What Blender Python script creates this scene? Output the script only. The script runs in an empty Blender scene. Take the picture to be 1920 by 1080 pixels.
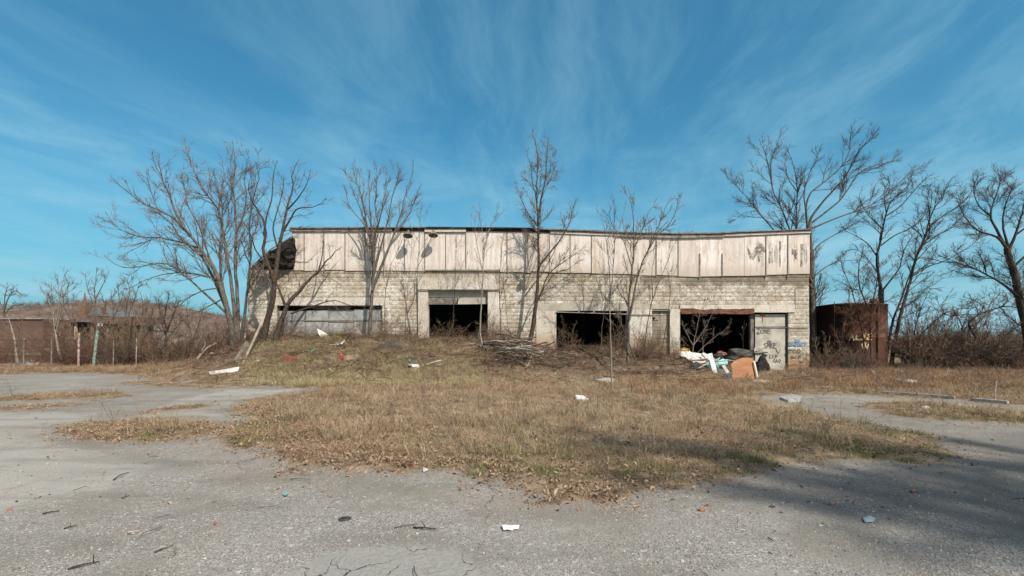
import bpy, bmesh, math, random
import numpy as np
from mathutils import Vector, Matrix

# ------------------------------------------------------------------ camera, sky, sun, exposure
SC = bpy.context.scene
COL = SC.collection
F, CXP, HOR, EYE = 907.0, 960.0, 638.0, 1.6
cd = bpy.data.cameras.new('camera'); cam = bpy.data.objects.new('camera', cd); COL.objects.link(cam)
cam.location = (0, 0, EYE); cam.rotation_euler = (math.radians(90), 0, 0)
cd.sensor_width = 36.0; cd.lens = 36.0 * F / 1920.0; cd.shift_y = (HOR - 540.0) / 1920.0
cd.clip_start = 0.05; cd.clip_end = 6000
SC.camera = cam
SC.render.engine = 'CYCLES'
vs = SC.view_settings
SC.display_settings.display_device = 'sRGB'
vs.view_transform = 'Standard'; vs.look = 'None'; vs.gamma = 1; vs.exposure = 0.5; vs.use_curve_mapping = False

SUN = Vector((0.47, -0.62, 0.85)).normalized()          # towards the sun
SUN_EL = math.asin(SUN.z); SUN_AZ = math.atan2(SUN.x, SUN.y)

class NT:
    """small wrapper to write node graphs"""
    def __init__(s, tree):
        s.t = tree; s.t.nodes.clear()
    def n(s, typ, ins=None, **props):
        nd = s.t.nodes.new(typ)
        for k, v in props.items(): setattr(nd, k, v)
        for k, v in (ins or {}).items(): s.put(nd.inputs[k], v)
        return nd
    def put(s, sock, v):
        if hasattr(v, 'is_output') or hasattr(v, 'links'): s.t.links.new(v, sock)
        elif isinstance(v, (tuple, list)):
            if len(sock.default_value) == 4 and len(v) == 3: v = tuple(v) + (1,)
            sock.default_value = v
        else:
            try: sock.default_value = v
            except TypeError: sock.default_value = (v, v, v, 1) if sock.type == 'RGBA' else (v, v, v)
    def math(s, op, a, b=0.0, c=None, clamp=False):
        nd = s.t.nodes.new('ShaderNodeMath'); nd.operation = op; nd.use_clamp = clamp
        s.put(nd.inputs[0], a); s.put(nd.inputs[1], b)
        if c is not None: s.put(nd.inputs[2], c)
        return nd.outputs[0]
    def vmath(s, op, a, b=(0, 0, 0)):
        nd = s.t.nodes.new('ShaderNodeVectorMath'); nd.operation = op
        s.put(nd.inputs[0], a); s.put(nd.inputs[1], b)
        return nd.outputs['Value' if op in ('LENGTH', 'DOT_PRODUCT', 'DISTANCE') else 0]
    def noise(s, vec, scale, detail=4, rough=0.55, dist=0.0, color=False):
        nd = s.n('ShaderNodeTexNoise', {'Vector': vec, 'Scale': scale, 'Detail': detail, 'Roughness': rough, 'Distortion': dist})
        return nd.outputs['Color' if color else 'Fac']
    def voro(s, vec, scale, feature='F1', out='Distance', rand=1.0):
        nd = s.n('ShaderNodeTexVoronoi', {'Vector': vec, 'Scale': scale, 'Randomness': rand}, feature=feature)
        return nd.outputs[out]
    def ramp(s, fac, stops, interp='LINEAR'):
        nd = s.t.nodes.new('ShaderNodeValToRGB'); cr = nd.color_ramp; cr.interpolation = interp
        while len(cr.elements) < len(stops): cr.elements.new(0.5)
        for e, (p, c) in zip(cr.elements, stops):
            e.position = p
            if not isinstance(c, (tuple, list)): c = (c, c, c)
            e.color = tuple(c) + (1,)
        s.put(nd.inputs[0], fac)
        return nd.outputs[0]
    def step(s, v, a, b):
        nd = s.n('ShaderNodeMapRange', {'Value': v, 'From Min': a, 'From Max': b}, interpolation_type='SMOOTHSTEP')
        return nd.outputs[0]
    def mix(s, fac, a, b, blend='MIX'):
        nd = s.t.nodes.new('ShaderNodeMix'); nd.data_type = 'RGBA'; nd.blend_type = blend
        s.put(nd.inputs['Factor'], fac); s.put(nd.inputs[6], a); s.put(nd.inputs[7], b)
        return nd.outputs[2]
    def attr(s, name, out='Fac'):
        return s.n('ShaderNodeAttribute', attribute_name=name).outputs[out]
    def pos(s): return s.n('ShaderNodeNewGeometry').outputs['Position']
    def obj(s): return s.n('ShaderNodeTexCoord').outputs['Object']
    def rnd(s): return s.n('ShaderNodeObjectInfo').outputs['Random']
    def xyz(s, v):
        nd = s.n('ShaderNodeSeparateXYZ', {0: v}); return nd.outputs[0], nd.outputs[1], nd.outputs[2]
    def scl(s, v, k): return s.vmath('MULTIPLY', v, k)
    def bump(s, h, strength=0.5, dist=0.02):
        return s.n('ShaderNodeBump', {'Height': h, 'Strength': strength, 'Distance': dist}).outputs[0]
    def out(s, col, rough=0.9, normal=None, metal=0.0, spec=0.3, trans=None):
        b = s.n('ShaderNodeBsdfPrincipled', {'Base Color': col, 'Roughness': rough, 'Metallic': metal, 'Specular IOR Level': spec})
        if normal is not None: s.put(b.inputs['Normal'], normal)
        o = s.n('ShaderNodeOutputMaterial'); s.t.links.new(b.outputs[0], o.inputs[0])

w = bpy.data.worlds.new('World'); SC.world = w; w.use_nodes = True
g = NT(w.node_tree)
sky = g.n('ShaderNodeTexSky', sky_type='NISHITA', sun_disc=False, sun_elevation=SUN_EL, sun_rotation=SUN_AZ,
          altitude=200.0, air_density=1.0, dust_density=2.0, ozone_density=2.6)
dirv = g.n('ShaderNodeTexCoord').outputs['Generated']
dx, dy, dz = g.xyz(dirv)
zz = g.math('MAXIMUM', dz, 0.02)
inv = g.math('DIVIDE', 1.0, g.math('ADD', zz, 0.12))
cu = g.n('ShaderNodeCombineXYZ', {0: g.math('MULTIPLY', dx, inv), 1: g.math('MULTIPLY', dy, inv), 2: 0.0}).outputs[0]
rot = g.n('ShaderNodeVectorRotate', {'Vector': cu, 'Axis': (0, 0, 1), 'Angle': math.radians(6)}).outputs[0]
warp = g.vmath('ADD', rot, g.scl(g.vmath('SUBTRACT', g.noise(rot, 0.7, 3, 0.5, color=True), (.5, .5, .5)), (0.55, 0.7, 0)))
streak = g.noise(g.scl(warp, (1.25, 0.42, 1)), 2.2, 9, 0.64, 0.45)
veil = g.noise(g.vmath('ADD', rot, (3.1, 1.7, 0)), 0.55, 3, 0.5)
cl = g.math('MULTIPLY', g.step(streak, 0.36, 0.74), g.step(veil, 0.18, 0.52))
low = g.step(dz, 0.30, 0.02)
band = g.noise(g.scl(g.vmath('ADD', dirv, (0.25, 0.1, 0.02)), (1.5, 1.5, 11)), 2.0, 4, 0.55)
cl2 = g.math('MULTIPLY', g.step(band, 0.46, 0.66), g.step(dz, 0.34, 0.06))
azr = g.vmath('NORMALIZE', g.scl(dirv, (1, 1, 0)))
bank = g.math('MULTIPLY', g.step(g.vmath('DOT_PRODUCT', azr, (0.655, 0.755, 0)), 0.965, 0.998), g.step(dz, 0.135, 0.02))
bank = g.math('MULTIPLY', bank, g.step(g.noise(g.scl(dirv, (1, 1, 2.2)), 9.0, 5, 0.6), 0.36, 0.58))
band2 = g.math('MULTIPLY', g.step(g.noise(g.scl(g.vmath('ADD', dirv, (0, 0, 0.06)), (1, 1, 5)), 3.2, 6, 0.6), 0.44, 0.66), g.math('MULTIPLY', g.step(dz, 0.02, 0.08), g.step(dz, 0.42, 0.16)))
cl2 = g.math('MAXIMUM', g.math('MULTIPLY', cl2, .7), g.math('MAXIMUM', bank, g.math('MULTIPLY', band2, 0.6)))
fac = g.math('ADD', g.math('MULTIPLY', cl, 0.37), g.math('MULTIPLY', cl2, 0.78), clamp=True)
aur = g.step(g.vmath('DOT_PRODUCT', dirv, tuple(SUN)), 0.28, 0.92)     # the sky pales round the sun
skyc = g.mix(1.0, sky.outputs[0], g.mix(aur, (0.40, 1.05, 1.08), (1.25, 1.12, 0.92)), 'MULTIPLY')
skyc = g.mix(1.0, skyc, g.ramp(dz, [(0.0, (0.86, 0.86, 0.86)), (0.75, (1, 1, 1))]), 'MULTIPLY')
skyc = g.mix(g.math('MULTIPLY', g.step(dz, 0.40, -0.02), 0.55), skyc, (1.75, 3.55, 4.75))
skyc = g.mix(fac, skyc, (2.5, 4.6, 5.6))
bg = g.n('ShaderNodeBackground', {'Color': skyc, 'Strength': 0.10})
wo = g.n('ShaderNodeOutputWorld'); g.t.links.new(bg.outputs[0], wo.inputs[0])

sd = bpy.data.lights.new('sun', 'SUN'); sd.energy = 4.0; sd.angle = math.radians(0.5); sd.color = (1.0, 0.93, 0.83)
so = bpy.data.objects.new('sun', sd); COL.objects.link(so)
so.rotation_euler = (-SUN).to_track_quat('-Z', 'Y').to_euler(); so.location = (0, 0, 60)

# ------------------------------------------------------------------ helpers
RNG = np.random.default_rng(7); random.seed(7)
D = 25.5                                                  # distance of the facade
def W(px, py, y=D):                                       # a point of the place, from where it is seen and how far it is
    return Vector(((px - CXP) * y / F, y, EYE - (py - HOR) * y / F))
def G(px, py, z=0.0):                                     # a point on the ground
    y = (EYE - z) * F / (py - HOR); return Vector(((px - CXP) * y / F, y, z))

def vnoise(x, y, s, seed=0):
    """cheap smooth noise in [-1,1]"""
    r = np.random.default_rng(seed); o = np.zeros_like(x, dtype=float)
    for _ in range(7):
        a = r.uniform(0, 2 * np.pi); k = s * r.uniform(.5, 1.8); ph = r.uniform(0, 6.28)
        o += np.sin((x * math.cos(a) + y * math.sin(a)) * k * 6.28 + ph)
    return o / 4.0

_bx = np.array([150, 250, 330, 400, 465, 530, 700, 800, 915, 985, 1043, 1110, 1172, 1225, 1275, 1330, 1420, 1445, 1515, 1600])
_bp = np.array([694, 690, 684, 670, 650, 632, 630, 637, 637, 646, 657, 654, 659, 665, 673, 679, 688, 695, 698, 694])
_bX = (_bx - CXP) * D / F; _bZ = np.maximum(0.0, EYE - (_bp - HOR) * D / F)
_fx = np.array([150, 330, 420, 520, 650, 800, 950, 1043, 1200, 1300, 1420, 1600])
_fY = np.array([23.5, 22.5, 20.5, 18.2, 17.8, 19, 19.8, 20.6, 21, 22.3, 23.6, 24.5]); _fX = (_fx - CXP) * D / F
def HZ(x, y):
    x = np.asarray(x, float); y = np.asarray(y, float)
    zb = np.interp(x, _bX, _bZ, left=0, right=0); y0 = np.interp(x, _fX, _fY)
    t = np.clip((y - y0) / (D - 0.4 - y0), 0, 1); s = t * t * (3 - 2 * t) * .55 + t * .45
    k = np.clip((y - 26.3) / 3.2, 0, 1); s = s * (1 - k * k * (3 - 2 * k))
    h = zb * s
    env = np.clip(h * 4, 0, 1) * (1 - k)
    h = h + env * (0.07 * vnoise(x, y, .35, 1) + 0.035 * vnoise(x, y, .9, 2))
    return h + 0.012 * vnoise(x, y, .25, 3) * np.clip((40 - y) / 10, 0, 1)
def hz(x, y): return float(HZ(np.array([x]), np.array([y]))[0])
def onG(px, py):
    """the point of the terrain seen in a direction (marching along the sight line)"""
    y = 3.0
    while y < 60:
        p = W(px, py, y)
        if p.z <= hz(p.x, p.y) + 1e-3: return Vector((p.x, p.y, hz(p.x, p.y)))
        y += 0.04
    return G(px, max(py, 645))

def tag(o, label=None, cat=None, group=None, kind=None):
    if label: o['label'] = label
    if cat: o['category'] = cat
    if group: o['group'] = group
    if kind: o['kind'] = kind
    return o
def empty(name, loc, label=None, cat=None, group=None):
    o = bpy.data.objects.new(name, None); COL.objects.link(o); o.location = loc; o.empty_display_size = .3
    return tag(o, label, cat, group)
def world_of(o):
    v = o.location.copy()
    if o.parent is not None: v += world_of(o.parent) + o.matrix_parent_inverse.translation
    return v
def link(name, me, mat=None, parent=None, loc=None):
    """links a mesh given in world coordinates (a top-level one gets its origin at its base; local when loc is given)"""
    if mat is not None and not me.materials: me.materials.append(mat)
    o = bpy.data.objects.new(name, me); COL.objects.link(o)
    if parent is not None:
        o.parent = parent
        if loc is None: o.matrix_parent_inverse = Matrix.Translation(-world_of(parent))
        else: o.location = loc
    elif loc is not None: o.location = loc
    else:
        n = len(me.vertices); a = np.empty(n * 3, np.float32); me.vertices.foreach_get('co', a); a = a.reshape(-1, 3)
        c = (a.min(0) + a.max(0)) / 2; c[2] = a[:, 2].min()
        me.vertices.foreach_set('co', (a - c).ravel()); me.update(); o.location = Vector([float(q) for q in c])
    return o
def npmesh(name, V, Fc, smooth=False, attrs=None):
    """mesh from numpy verts and a uniform-size face array (or list of arrays)"""
    me = bpy.data.meshes.new(name); V = np.asarray(V, np.float32).reshape(-1, 3)
    fl = [np.asarray(f, np.int32) for f in (Fc if isinstance(Fc, list) else [Fc])]
    fl = [f for f in fl if len(f)]
    me.vertices.add(len(V)); me.vertices.foreach_set('co', V.ravel())
    tot = sum(f.size for f in fl); nf = sum(len(f) for f in fl)
    me.loops.add(tot); me.polygons.add(nf)
    me.loops.foreach_set('vertex_index', np.concatenate([f.ravel() for f in fl]))
    sizes = np.concatenate([np.full(len(f), f.shape[1], np.int32) for f in fl])
    st = np.concatenate([[0], np.cumsum(sizes)[:-1]]).astype(np.int32)
    me.polygons.foreach_set('loop_start', st)
    me.polygons.foreach_set('use_smooth', np.full(nf, bool(smooth)))
    for k, a in (attrs or {}).items():
        at = me.attributes.new(k, 'FLOAT', 'POINT'); at.data.foreach_set('value', np.asarray(a, np.float32))
    me.update(calc_edges=True); return me

class MB:
    """collects simple shapes into one mesh"""
    def __init__(s): s.v = []; s.f = []
    def add(s, vs, fs):
        b = len(s.v); s.v += [tuple(v) for v in vs]; s.f += [tuple(i + b for i in f) for f in fs]; return s
    def box(s, x0, x1, y0, y1, z0, z1, jit=0.0, M=None):
        vs = [Vector((x, y, z)) for z in (z0, z1) for y in (y0, y1) for x in (x0, x1)]
        if jit: vs = [v + Vector((random.uniform(-jit, jit), random.uniform(-jit, jit), random.uniform(-jit, jit))) for v in vs]
        if M is not None: vs = [M @ v for v in vs]
        return s.add(vs, [(0, 2, 3, 1), (4, 5, 7, 6), (0, 1, 5, 4), (2, 6, 7, 3), (0, 4, 6, 2), (1, 3, 7, 5)])
    def tube(s, pts, rad, n=6, cap=True):
        pts = [Vector(p) for p in pts]; rad = rad if isinstance(rad, (list, tuple)) else [rad] * len(pts)
        vs = []; fs = []; ref = None
        for i, p in enumerate(pts):
            t = (pts[min(i + 1, len(pts) - 1)] - pts[max(i - 1, 0)]).normalized()
            if ref is None: ref = Vector((0, 0, 1)) if abs(t.z) < .9 else Vector((1, 0, 0))
            a = t.cross(ref).normalized(); b = a.cross(t).normalized(); ref = b
            for k in range(n):
                q = 2 * math.pi * k / n; vs.append(p + (a * math.cos(q) + b * math.sin(q)) * rad[i])
        for i in range(len(pts) - 1):
            for k in range(n): fs.append((i * n + k, i * n + (k + 1) % n, (i + 1) * n + (k + 1) % n, (i + 1) * n + k))
        if cap: fs.append(tuple(range(n - 1, -1, -1))); fs.append(tuple((len(pts) - 1) * n + k for k in range(n)))
        return s.add(vs, fs)
    def prism(s, poly, y0, y1):
        """polygon of (x,z) points extruded along y"""
        n = len(poly); vs = [(x, y0, z) for x, z in poly] + [(x, y1, z) for x, z in poly]
        fs = [tuple(range(n)), tuple(range(2 * n - 1, n - 1, -1))] + [(i, i + n, (i + 1) % n + n, (i + 1) % n) for i in range(n)]
        return s.add(vs, fs)
    def mesh(s, name='m', smooth=False):
        me = bpy.data.meshes.new(name); me.from_pydata(s.v, [], s.f); me.update()
        bm = bmesh.new(); bm.from_mesh(me); bmesh.ops.recalc_face_normals(bm, faces=bm.faces); bm.to_mesh(me); bm.free()
        if smooth: me.polygons.foreach_set('use_smooth', np.ones(len(me.polygons), bool))
        return me
    def build(s, name, mat, parent=None, smooth=False, bevel=0.0):
        o = link(name, s.mesh(name, smooth), mat, parent)
        if bevel:
            m = o.modifiers.new('bevel', 'BEVEL'); m.width = bevel; m.segments = 1; m.limit_method = 'ANGLE'
        return o

def scatter(name, pts, rots, scales, protos):
    """one object: instances of the proto meshes on given points (geometry nodes)"""
    me = bpy.data.meshes.new(name)
    pts = np.asarray(pts, np.float32); me.vertices.add(len(pts)); me.vertices.foreach_set('co', pts.ravel())
    a = me.attributes.new('rot', 'FLOAT_VECTOR', 'POINT'); a.data.foreach_set('vector', np.asarray(rots, np.float32).ravel())
    a = me.attributes.new('scl', 'FLOAT', 'POINT'); a.data.foreach_set('value', np.asarray(scales, np.float32))
    a = me.attributes.new('pick', 'INT', 'POINT'); a.data.foreach_set('value', RNG.integers(0, len(protos), len(pts)).astype(np.int32))
    o = bpy.data.objects.new(name, me); COL.objects.link(o)
    c = bpy.data.collections.new(name + '_pieces')
    for i, (pm, m) in enumerate(protos):
        if m is not None and not pm.materials: pm.materials.append(m)
        c.objects.link(bpy.data.objects.new(f'{name}_piece{i:02d}', pm))
    ng = bpy.data.node_groups.new(name, 'GeometryNodeTree')
    ng.interface.new_socket('Geometry', in_out='INPUT', socket_type='NodeSocketGeometry')
    ng.interface.new_socket('Geometry', in_out='OUTPUT', socket_type='NodeSocketGeometry')
    N = ng.nodes.new; L = ng.links.new
    gi = N('NodeGroupInput'); go = N('NodeGroupOutput')
    ci = N('GeometryNodeCollectionInfo'); ci.inputs[0].default_value = c; ci.inputs[1].default_value = True; ci.inputs[2].default_value = True
    mp = N('GeometryNodeMeshToPoints'); L(gi.outputs[0], mp.inputs[0])
    ip = N('GeometryNodeInstanceOnPoints'); L(mp.outputs[0], ip.inputs['Points']); L(ci.outputs[0], ip.inputs['Instance'])
    ip.inputs['Pick Instance'].default_value = True
    def na(nm, t):
        q = N('GeometryNodeInputNamedAttribute'); q.data_type = t; q.inputs[0].default_value = nm; return q.outputs[0]
    L(na('pick', 'INT'), ip.inputs['Instance Index'])
    e2r = N('FunctionNodeEulerToRotation'); L(na('rot', 'FLOAT_VECTOR'), e2r.inputs[0]); L(e2r.outputs[0], ip.inputs['Rotation'])
    L(na('scl', 'FLOAT'), ip.inputs['Scale'])
    L(ip.outputs[0], go.inputs[0])
    md = o.modifiers.new('scatter', 'NODES'); md.node_group = ng
    return o

# ------------------------------------------------------------------ materials
def mat(name):
    m = bpy.data.materials.new(name); m.use_nodes = True
    return m, NT(m.node_tree)
def simple(name, c1, c2, scale=6.0, rough=0.85, stops=(.35, .65), bump=.3, bdist=.01, detail=6, spec=.25, metal=0.0):
    m, h = mat(name); p = h.pos()
    n = h.noise(p, scale, detail, .6); f = h.noise(p, scale * 9, 3, .6)
    c = h.mix(h.step(n, *stops), c1, c2)
    c = h.mix(h.math('MULTIPLY', h.step(f, .45, .75), .35), c, tuple(q * .55 for q in c1))
    h.out(c, rough, h.bump(h.math('ADD', n, h.math('MULTIPLY', f, .5)), bump, bdist), metal, spec); return m

def ground_material():
    m, h = mat('lot_ground'); p = h.pos()
    soil = h.attr('soil'); tone = h.attr('tone'); patch = h.attr('patch')
    n1 = h.noise(p, 1.3, 5, .6); n2 = h.noise(p, 5.0, 5, .65); n3 = h.noise(p, 0.35, 4, .55); n4 = h.noise(p, 38.0, 3, .6)
    # worn asphalt and loose gravel
    base = h.ramp(n3, [(.32, (.165, .150, .124)), (.5, (.228, .210, .180)), (.68, (.295, .275, .240))])
    base = h.mix(h.math('MULTIPLY', h.step(n2, .46, .66), .45), base, (.165, .157, .140))
    base = h.mix(h.math('MULTIPLY', h.step(h.noise(p, 2.2, 4, .6), .55, .7), .40), base, (.235, .225, .18))
    cellc = h.voro(p, 120.0, out='Color'); cr = h.xyz(cellc)
    cell2 = h.xyz(h.voro(p, 34.0, out='Color'))
    peb = h.ramp(cr[0], [(0, (.10, .098, .092)), (.35, (.20, .19, .18)), (.62, (.30, .285, .265)), (.85, (.41, .395, .37)), (.93, (.33, .25, .205)), (1.0, (.55, .535, .51))])
    gfac = h.math('MULTIPLY', h.step(h.noise(p, .9, 4, .6), .30, .58), .92)
    loose = h.attr('loose')
    gfac = h.math('MULTIPLY', gfac, loose)
    base = h.mix(gfac, base, h.mix(.85, base, peb))
    base = h.mix(h.math('MULTIPLY', h.math('MULTIPLY', h.step(cell2[1], .90, .93), .55), gfac), base, h.ramp(cell2[0], [(0, (.20, .185, .17)), (.5, (.42, .40, .37)), (.85, (.62, .61, .58)), (.97, (.36, .20, .15))]))
    tn = h.math('ADD', tone, h.math('MULTIPLY', h.math('SUBTRACT', h.noise(p, 1.6, 6, .68), .5), 1.6))
    base = h.mix(h.step(tn, .25, .70), base, h.mix(.50, base, (.385, .365, .335)))
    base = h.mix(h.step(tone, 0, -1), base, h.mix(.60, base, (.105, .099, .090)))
    near = h.step(h.math('ADD', soil, h.math('MULTIPLY', h.math('SUBTRACT', h.noise(p, 1.1, 5, .65), .5), 2.4)), -1.1, .05)
    base = h.mix(h.math('MULTIPLY', near, .55), base, h.mix(.35, (.185, .150, .110), peb))
    rut = h.noise(h.scl(p, (.5, 1.6, 1)), 1.1, 6, .62)
    base = h.mix(h.math('MULTIPLY', h.step(rut, .47, .64), .42), base, (.140, .130, .112))
    # smooth patched asphalt with cracks
    pn = h.math('ADD', patch, h.math('MULTIPLY', h.math('SUBTRACT', n2, .5), .35))
    pf = h.math('MULTIPLY', h.step(h.math('ADD', pn, h.math('MULTIPLY', h.math('SUBTRACT', n4, .5), .25)), -.05, .12), h.step(h.noise(p, 6.5, 5, .7), .30, .45))
    wv = h.vmath('ADD', p, h.scl(h.noise(p, 3.5, 4, .6, color=True), (.28, .28, 0)))
    crk = h.voro(wv, 2.2, 'DISTANCE_TO_EDGE')
    ck = h.math('MULTIPLY', h.step(crk, .012, .003), h.step(n1, .34, .46))
    pc = h.ramp(n4, [(.3, (.205, .197, .178)), (.6, (.275, .265, .243))])
    pc = h.mix(h.math('MULTIPLY', h.step(n2, .5, .7), .25), pc, (.21, .207, .195))
    base = h.mix(pf, base, pc)
    ck_wide = h.math('MULTIPLY', h.step(h.voro(wv, .55, 'DISTANCE_TO_EDGE'), .0075, .002), h.step(n3, .46, .58))
    base = h.mix(h.math('MAXIMUM', h.math('MULTIPLY', ck, pf), h.math('MULTIPLY', ck_wide, .6)), base, (.045, .042, .038))
    # bare earth, thatch and leaf mould
    so = h.math('ADD', soil, h.math('ADD', h.math('MULTIPLY', h.math('SUBTRACT', n2, .5), .75), h.math('MULTIPLY', h.math('SUBTRACT', n4, .5), .30)))
    sf = h.step(so, -.06, .10)
    sc = h.ramp(h.noise(p, 2.6, 6, .65), [(.30, (.070, .047, .033)), (.44, (.150, .105, .070)), (.56, (.245, .180, .122)), (.72, (.33, .26, .175))])
    sc = h.mix(h.math('MULTIPLY', h.step(h.noise(p, .55, 4, .6), .52, .68), .40), sc, (.165, .112, .072))
    sc = h.mix(h.math('MULTIPLY', h.step(h.noise(p, .8, 4, .6), .56, .70), .45), sc, (.135, .130, .060))
    mound = h.attr('mound')
    sc = h.mix(h.math('MULTIPLY', h.math('MULTIPLY', mound, h.math('MULTIPLY', h.step(h.xyz(p)[0], -1.5, .5), h.step(h.xyz(p)[0], 10.5, 8.5))), .7), sc, h.ramp(n2, [(.3, (.080, .056, .042)), (.7, (.185, .138, .100))]))
    col = h.mix(sf, base, sc)
    hgt = h.math('ADD', h.math('MULTIPLY', h.voro(p, 85.0), h.math('MULTIPLY', h.math('SUBTRACT', 1.0, pf), .5)), h.math('ADD', h.math('MULTIPLY', n4, .8), h.math('MULTIPLY', n2, 1.2)))
    h.out(col, .95, h.bump(hgt, .55, .02), spec=.12)
    return m

def foliage_material(name, stops, patch1, patch2, rough=.9):
    """dead grass and leaves: one colour per piece, drifting in large patches"""
    m, h = mat(name); p = h.pos(); r = h.rnd()
    c = h.ramp(r, stops)
    a = h.step(h.noise(p, .42, 3, .55), .50, .66); b = h.step(h.noise(h.vmath('ADD', p, (9, 4, 0)), .55, 3, .55), .53, .68)
    c = h.mix(h.math('MULTIPLY', a, .55), c, patch1); c = h.mix(h.math('MULTIPLY', b, .5), c, patch2)
    h.out(c, rough, spec=.1); return m

def bark(name, c1, c2, scale=9.0, moss=None):
    m, h = mat(name); p = h.pos()
    st = h.noise(h.scl(p, (1, 1, .22)), scale * 2.6, 5, .65); n = h.noise(p, scale * .35, 4, .6)
    c = h.mix(h.step(st, .36, .64), c1, c2)
    c = h.mix(h.math('MULTIPLY', h.step(n, .5, .68), .5), c, tuple(q * 1.25 for q in c2))
    if moss: c = h.mix(h.math('MULTIPLY', h.step(h.noise(p, 2.1, 3, .6), .53, .66), .5), c, moss)
    h.out(c, .92, h.bump(st, .7, .02), spec=.12); return m

def wall_paint(name, clean, grime, under, amount=.5, rough=.85, speck=1.0, scale=1.0):
    """old masonry paint: flaking to the block, grimy under the cladding, earth-stained at the foot"""
    m, h = mat(name); p = h.pos(); x, y, z = h.xyz(p)
    r = h.math('FRACT', h.math('ADD', h.rnd(), h.attr('tone')))
    sx = h.math('FLOOR', h.math('DIVIDE', x, .41)); sz = h.math('FLOOR', h.math('DIVIDE', z, .2))
    big = h.noise(p, .33 * scale, 5, .6); med = h.noise(p, 1.6 * scale, 6, .68); fine = h.noise(p, 14.0, 5, .7)
    strk = h.noise(h.scl(p, (3.2, 1, .35)), 1.8, 5, .62)
    col = h.mix(h.math('MULTIPLY', r, .55), clean, tuple(c * .80 * k for c, k in zip(clean, (1.0, .965, .88))))
    col = h.mix(h.math('MULTIPLY', h.step(r, .80, .97), .55), col, under)
    # flaked paint
    fl = h.math('ADD', h.math('MULTIPLY', fine, .55), h.math('MULTIPLY', med, .55))
    fl = h.math('ADD', fl, h.math('MULTIPLY', h.math('SUBTRACT', big, .5), .35))
    top = h.step(z, 4.2, 5.3)
    fl = h.math('ADD', fl, h.math('MULTIPLY', top, .06))
    f1 = h.step(fl, .575, .64)
    col = h.mix(h.math('MULTIPLY', f1, amount), col, under)
    tan = h.step(h.math('ADD', h.noise(h.vmath('ADD', p, (5, 0, 9)), .8, 5, .65), h.math('MULTIPLY', r, .06)), .57, .63)
    col = h.mix(h.math('MULTIPLY', tan, .62 * speck), col, (.43, .325, .225))
    # speckle of dirt caught on the rough faces
    sp = h.math('ADD', h.noise(p, 11.0, 6, .72), h.math('MULTIPLY', h.math('SUBTRACT', big, .5), .30))
    sp = h.math('ADD', sp, h.math('ADD', h.math('MULTIPLY', top, .035), h.math('MULTIPLY', h.math('MULTIPLY', h.step(x, 2.0, 9.0), h.step(z, 2.6, 4.2)), .035)))
    col = h.mix(h.math('MULTIPLY', h.step(sp, .47, .63), .62 * speck), col, (.31, .26, .20))
    # black mould, strongest just under the cladding
    gm = h.math('ADD', h.math('MULTIPLY', med, .6), h.math('ADD', h.math('MULTIPLY', strk, .35), h.math('MULTIPLY', fine, .22)))
    gm = h.math('ADD', gm, h.math('MULTIPLY', top, .115))
    right = h.math('MULTIPLY', h.step(x, 5.0, 10.0), h.step(z, 4.0, 4.8))
    gm = h.math('ADD', gm, h.math('MULTIPLY', right, .17))
    g1 = h.step(gm, .65, .80)
    col = h.mix(h.math('MULTIPLY', g1, .80), col, grime)
    col = h.mix(h.math('MULTIPLY', h.step(strk, .50, .74), .30), col, (.24, .20, .145))
    flk = h.math('ADD', h.noise(p, 15.0, 6, .78), h.math('ADD', h.math('MULTIPLY', h.math('SUBTRACT', h.noise(p, 2.2, 5, .65), .5), .38), h.math('ADD', h.math('MULTIPLY', top, .035), h.math('MULTIPLY', h.step(x, -4.0, 8.0), .03))))
    col = h.mix(h.math('MULTIPLY', h.step(flk, .495, .585), .70 * speck), col, (.235, .195, .14))
    bare = h.step(h.noise(h.vmath('ADD', p, (2, 0, 7)), .55, 6, .68), .50, .62)
    col = h.mix(h.math('MULTIPLY', bare, .42 * speck), col, (.46, .405, .33))
    # earth splashed on the foot of the wall
    foot = h.step(h.math('ADD', z, h.math('MULTIPLY', h.math('SUBTRACT', med, .5), 1.1)), .75, .15)
    col = h.mix(h.math('MULTIPLY', foot, .85), col, (.40, .185, .075))
    e2 = h.step(h.math('SUBTRACT', h.math('ADD', z, h.math('MULTIPLY', h.math('SUBTRACT', med, .5), .9)), h.step(x, 13.0, 4.0)), 1.15, .55)
    col = h.mix(h.math('MULTIPLY', e2, .55), col, (.36, .235, .125))
    h.out(col, rough, h.bump(h.math('ADD', h.math('MULTIPLY', fine, 1.6), h.math('MULTIPLY', f1, .5)), .5, .012), spec=.12)
    return m

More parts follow.
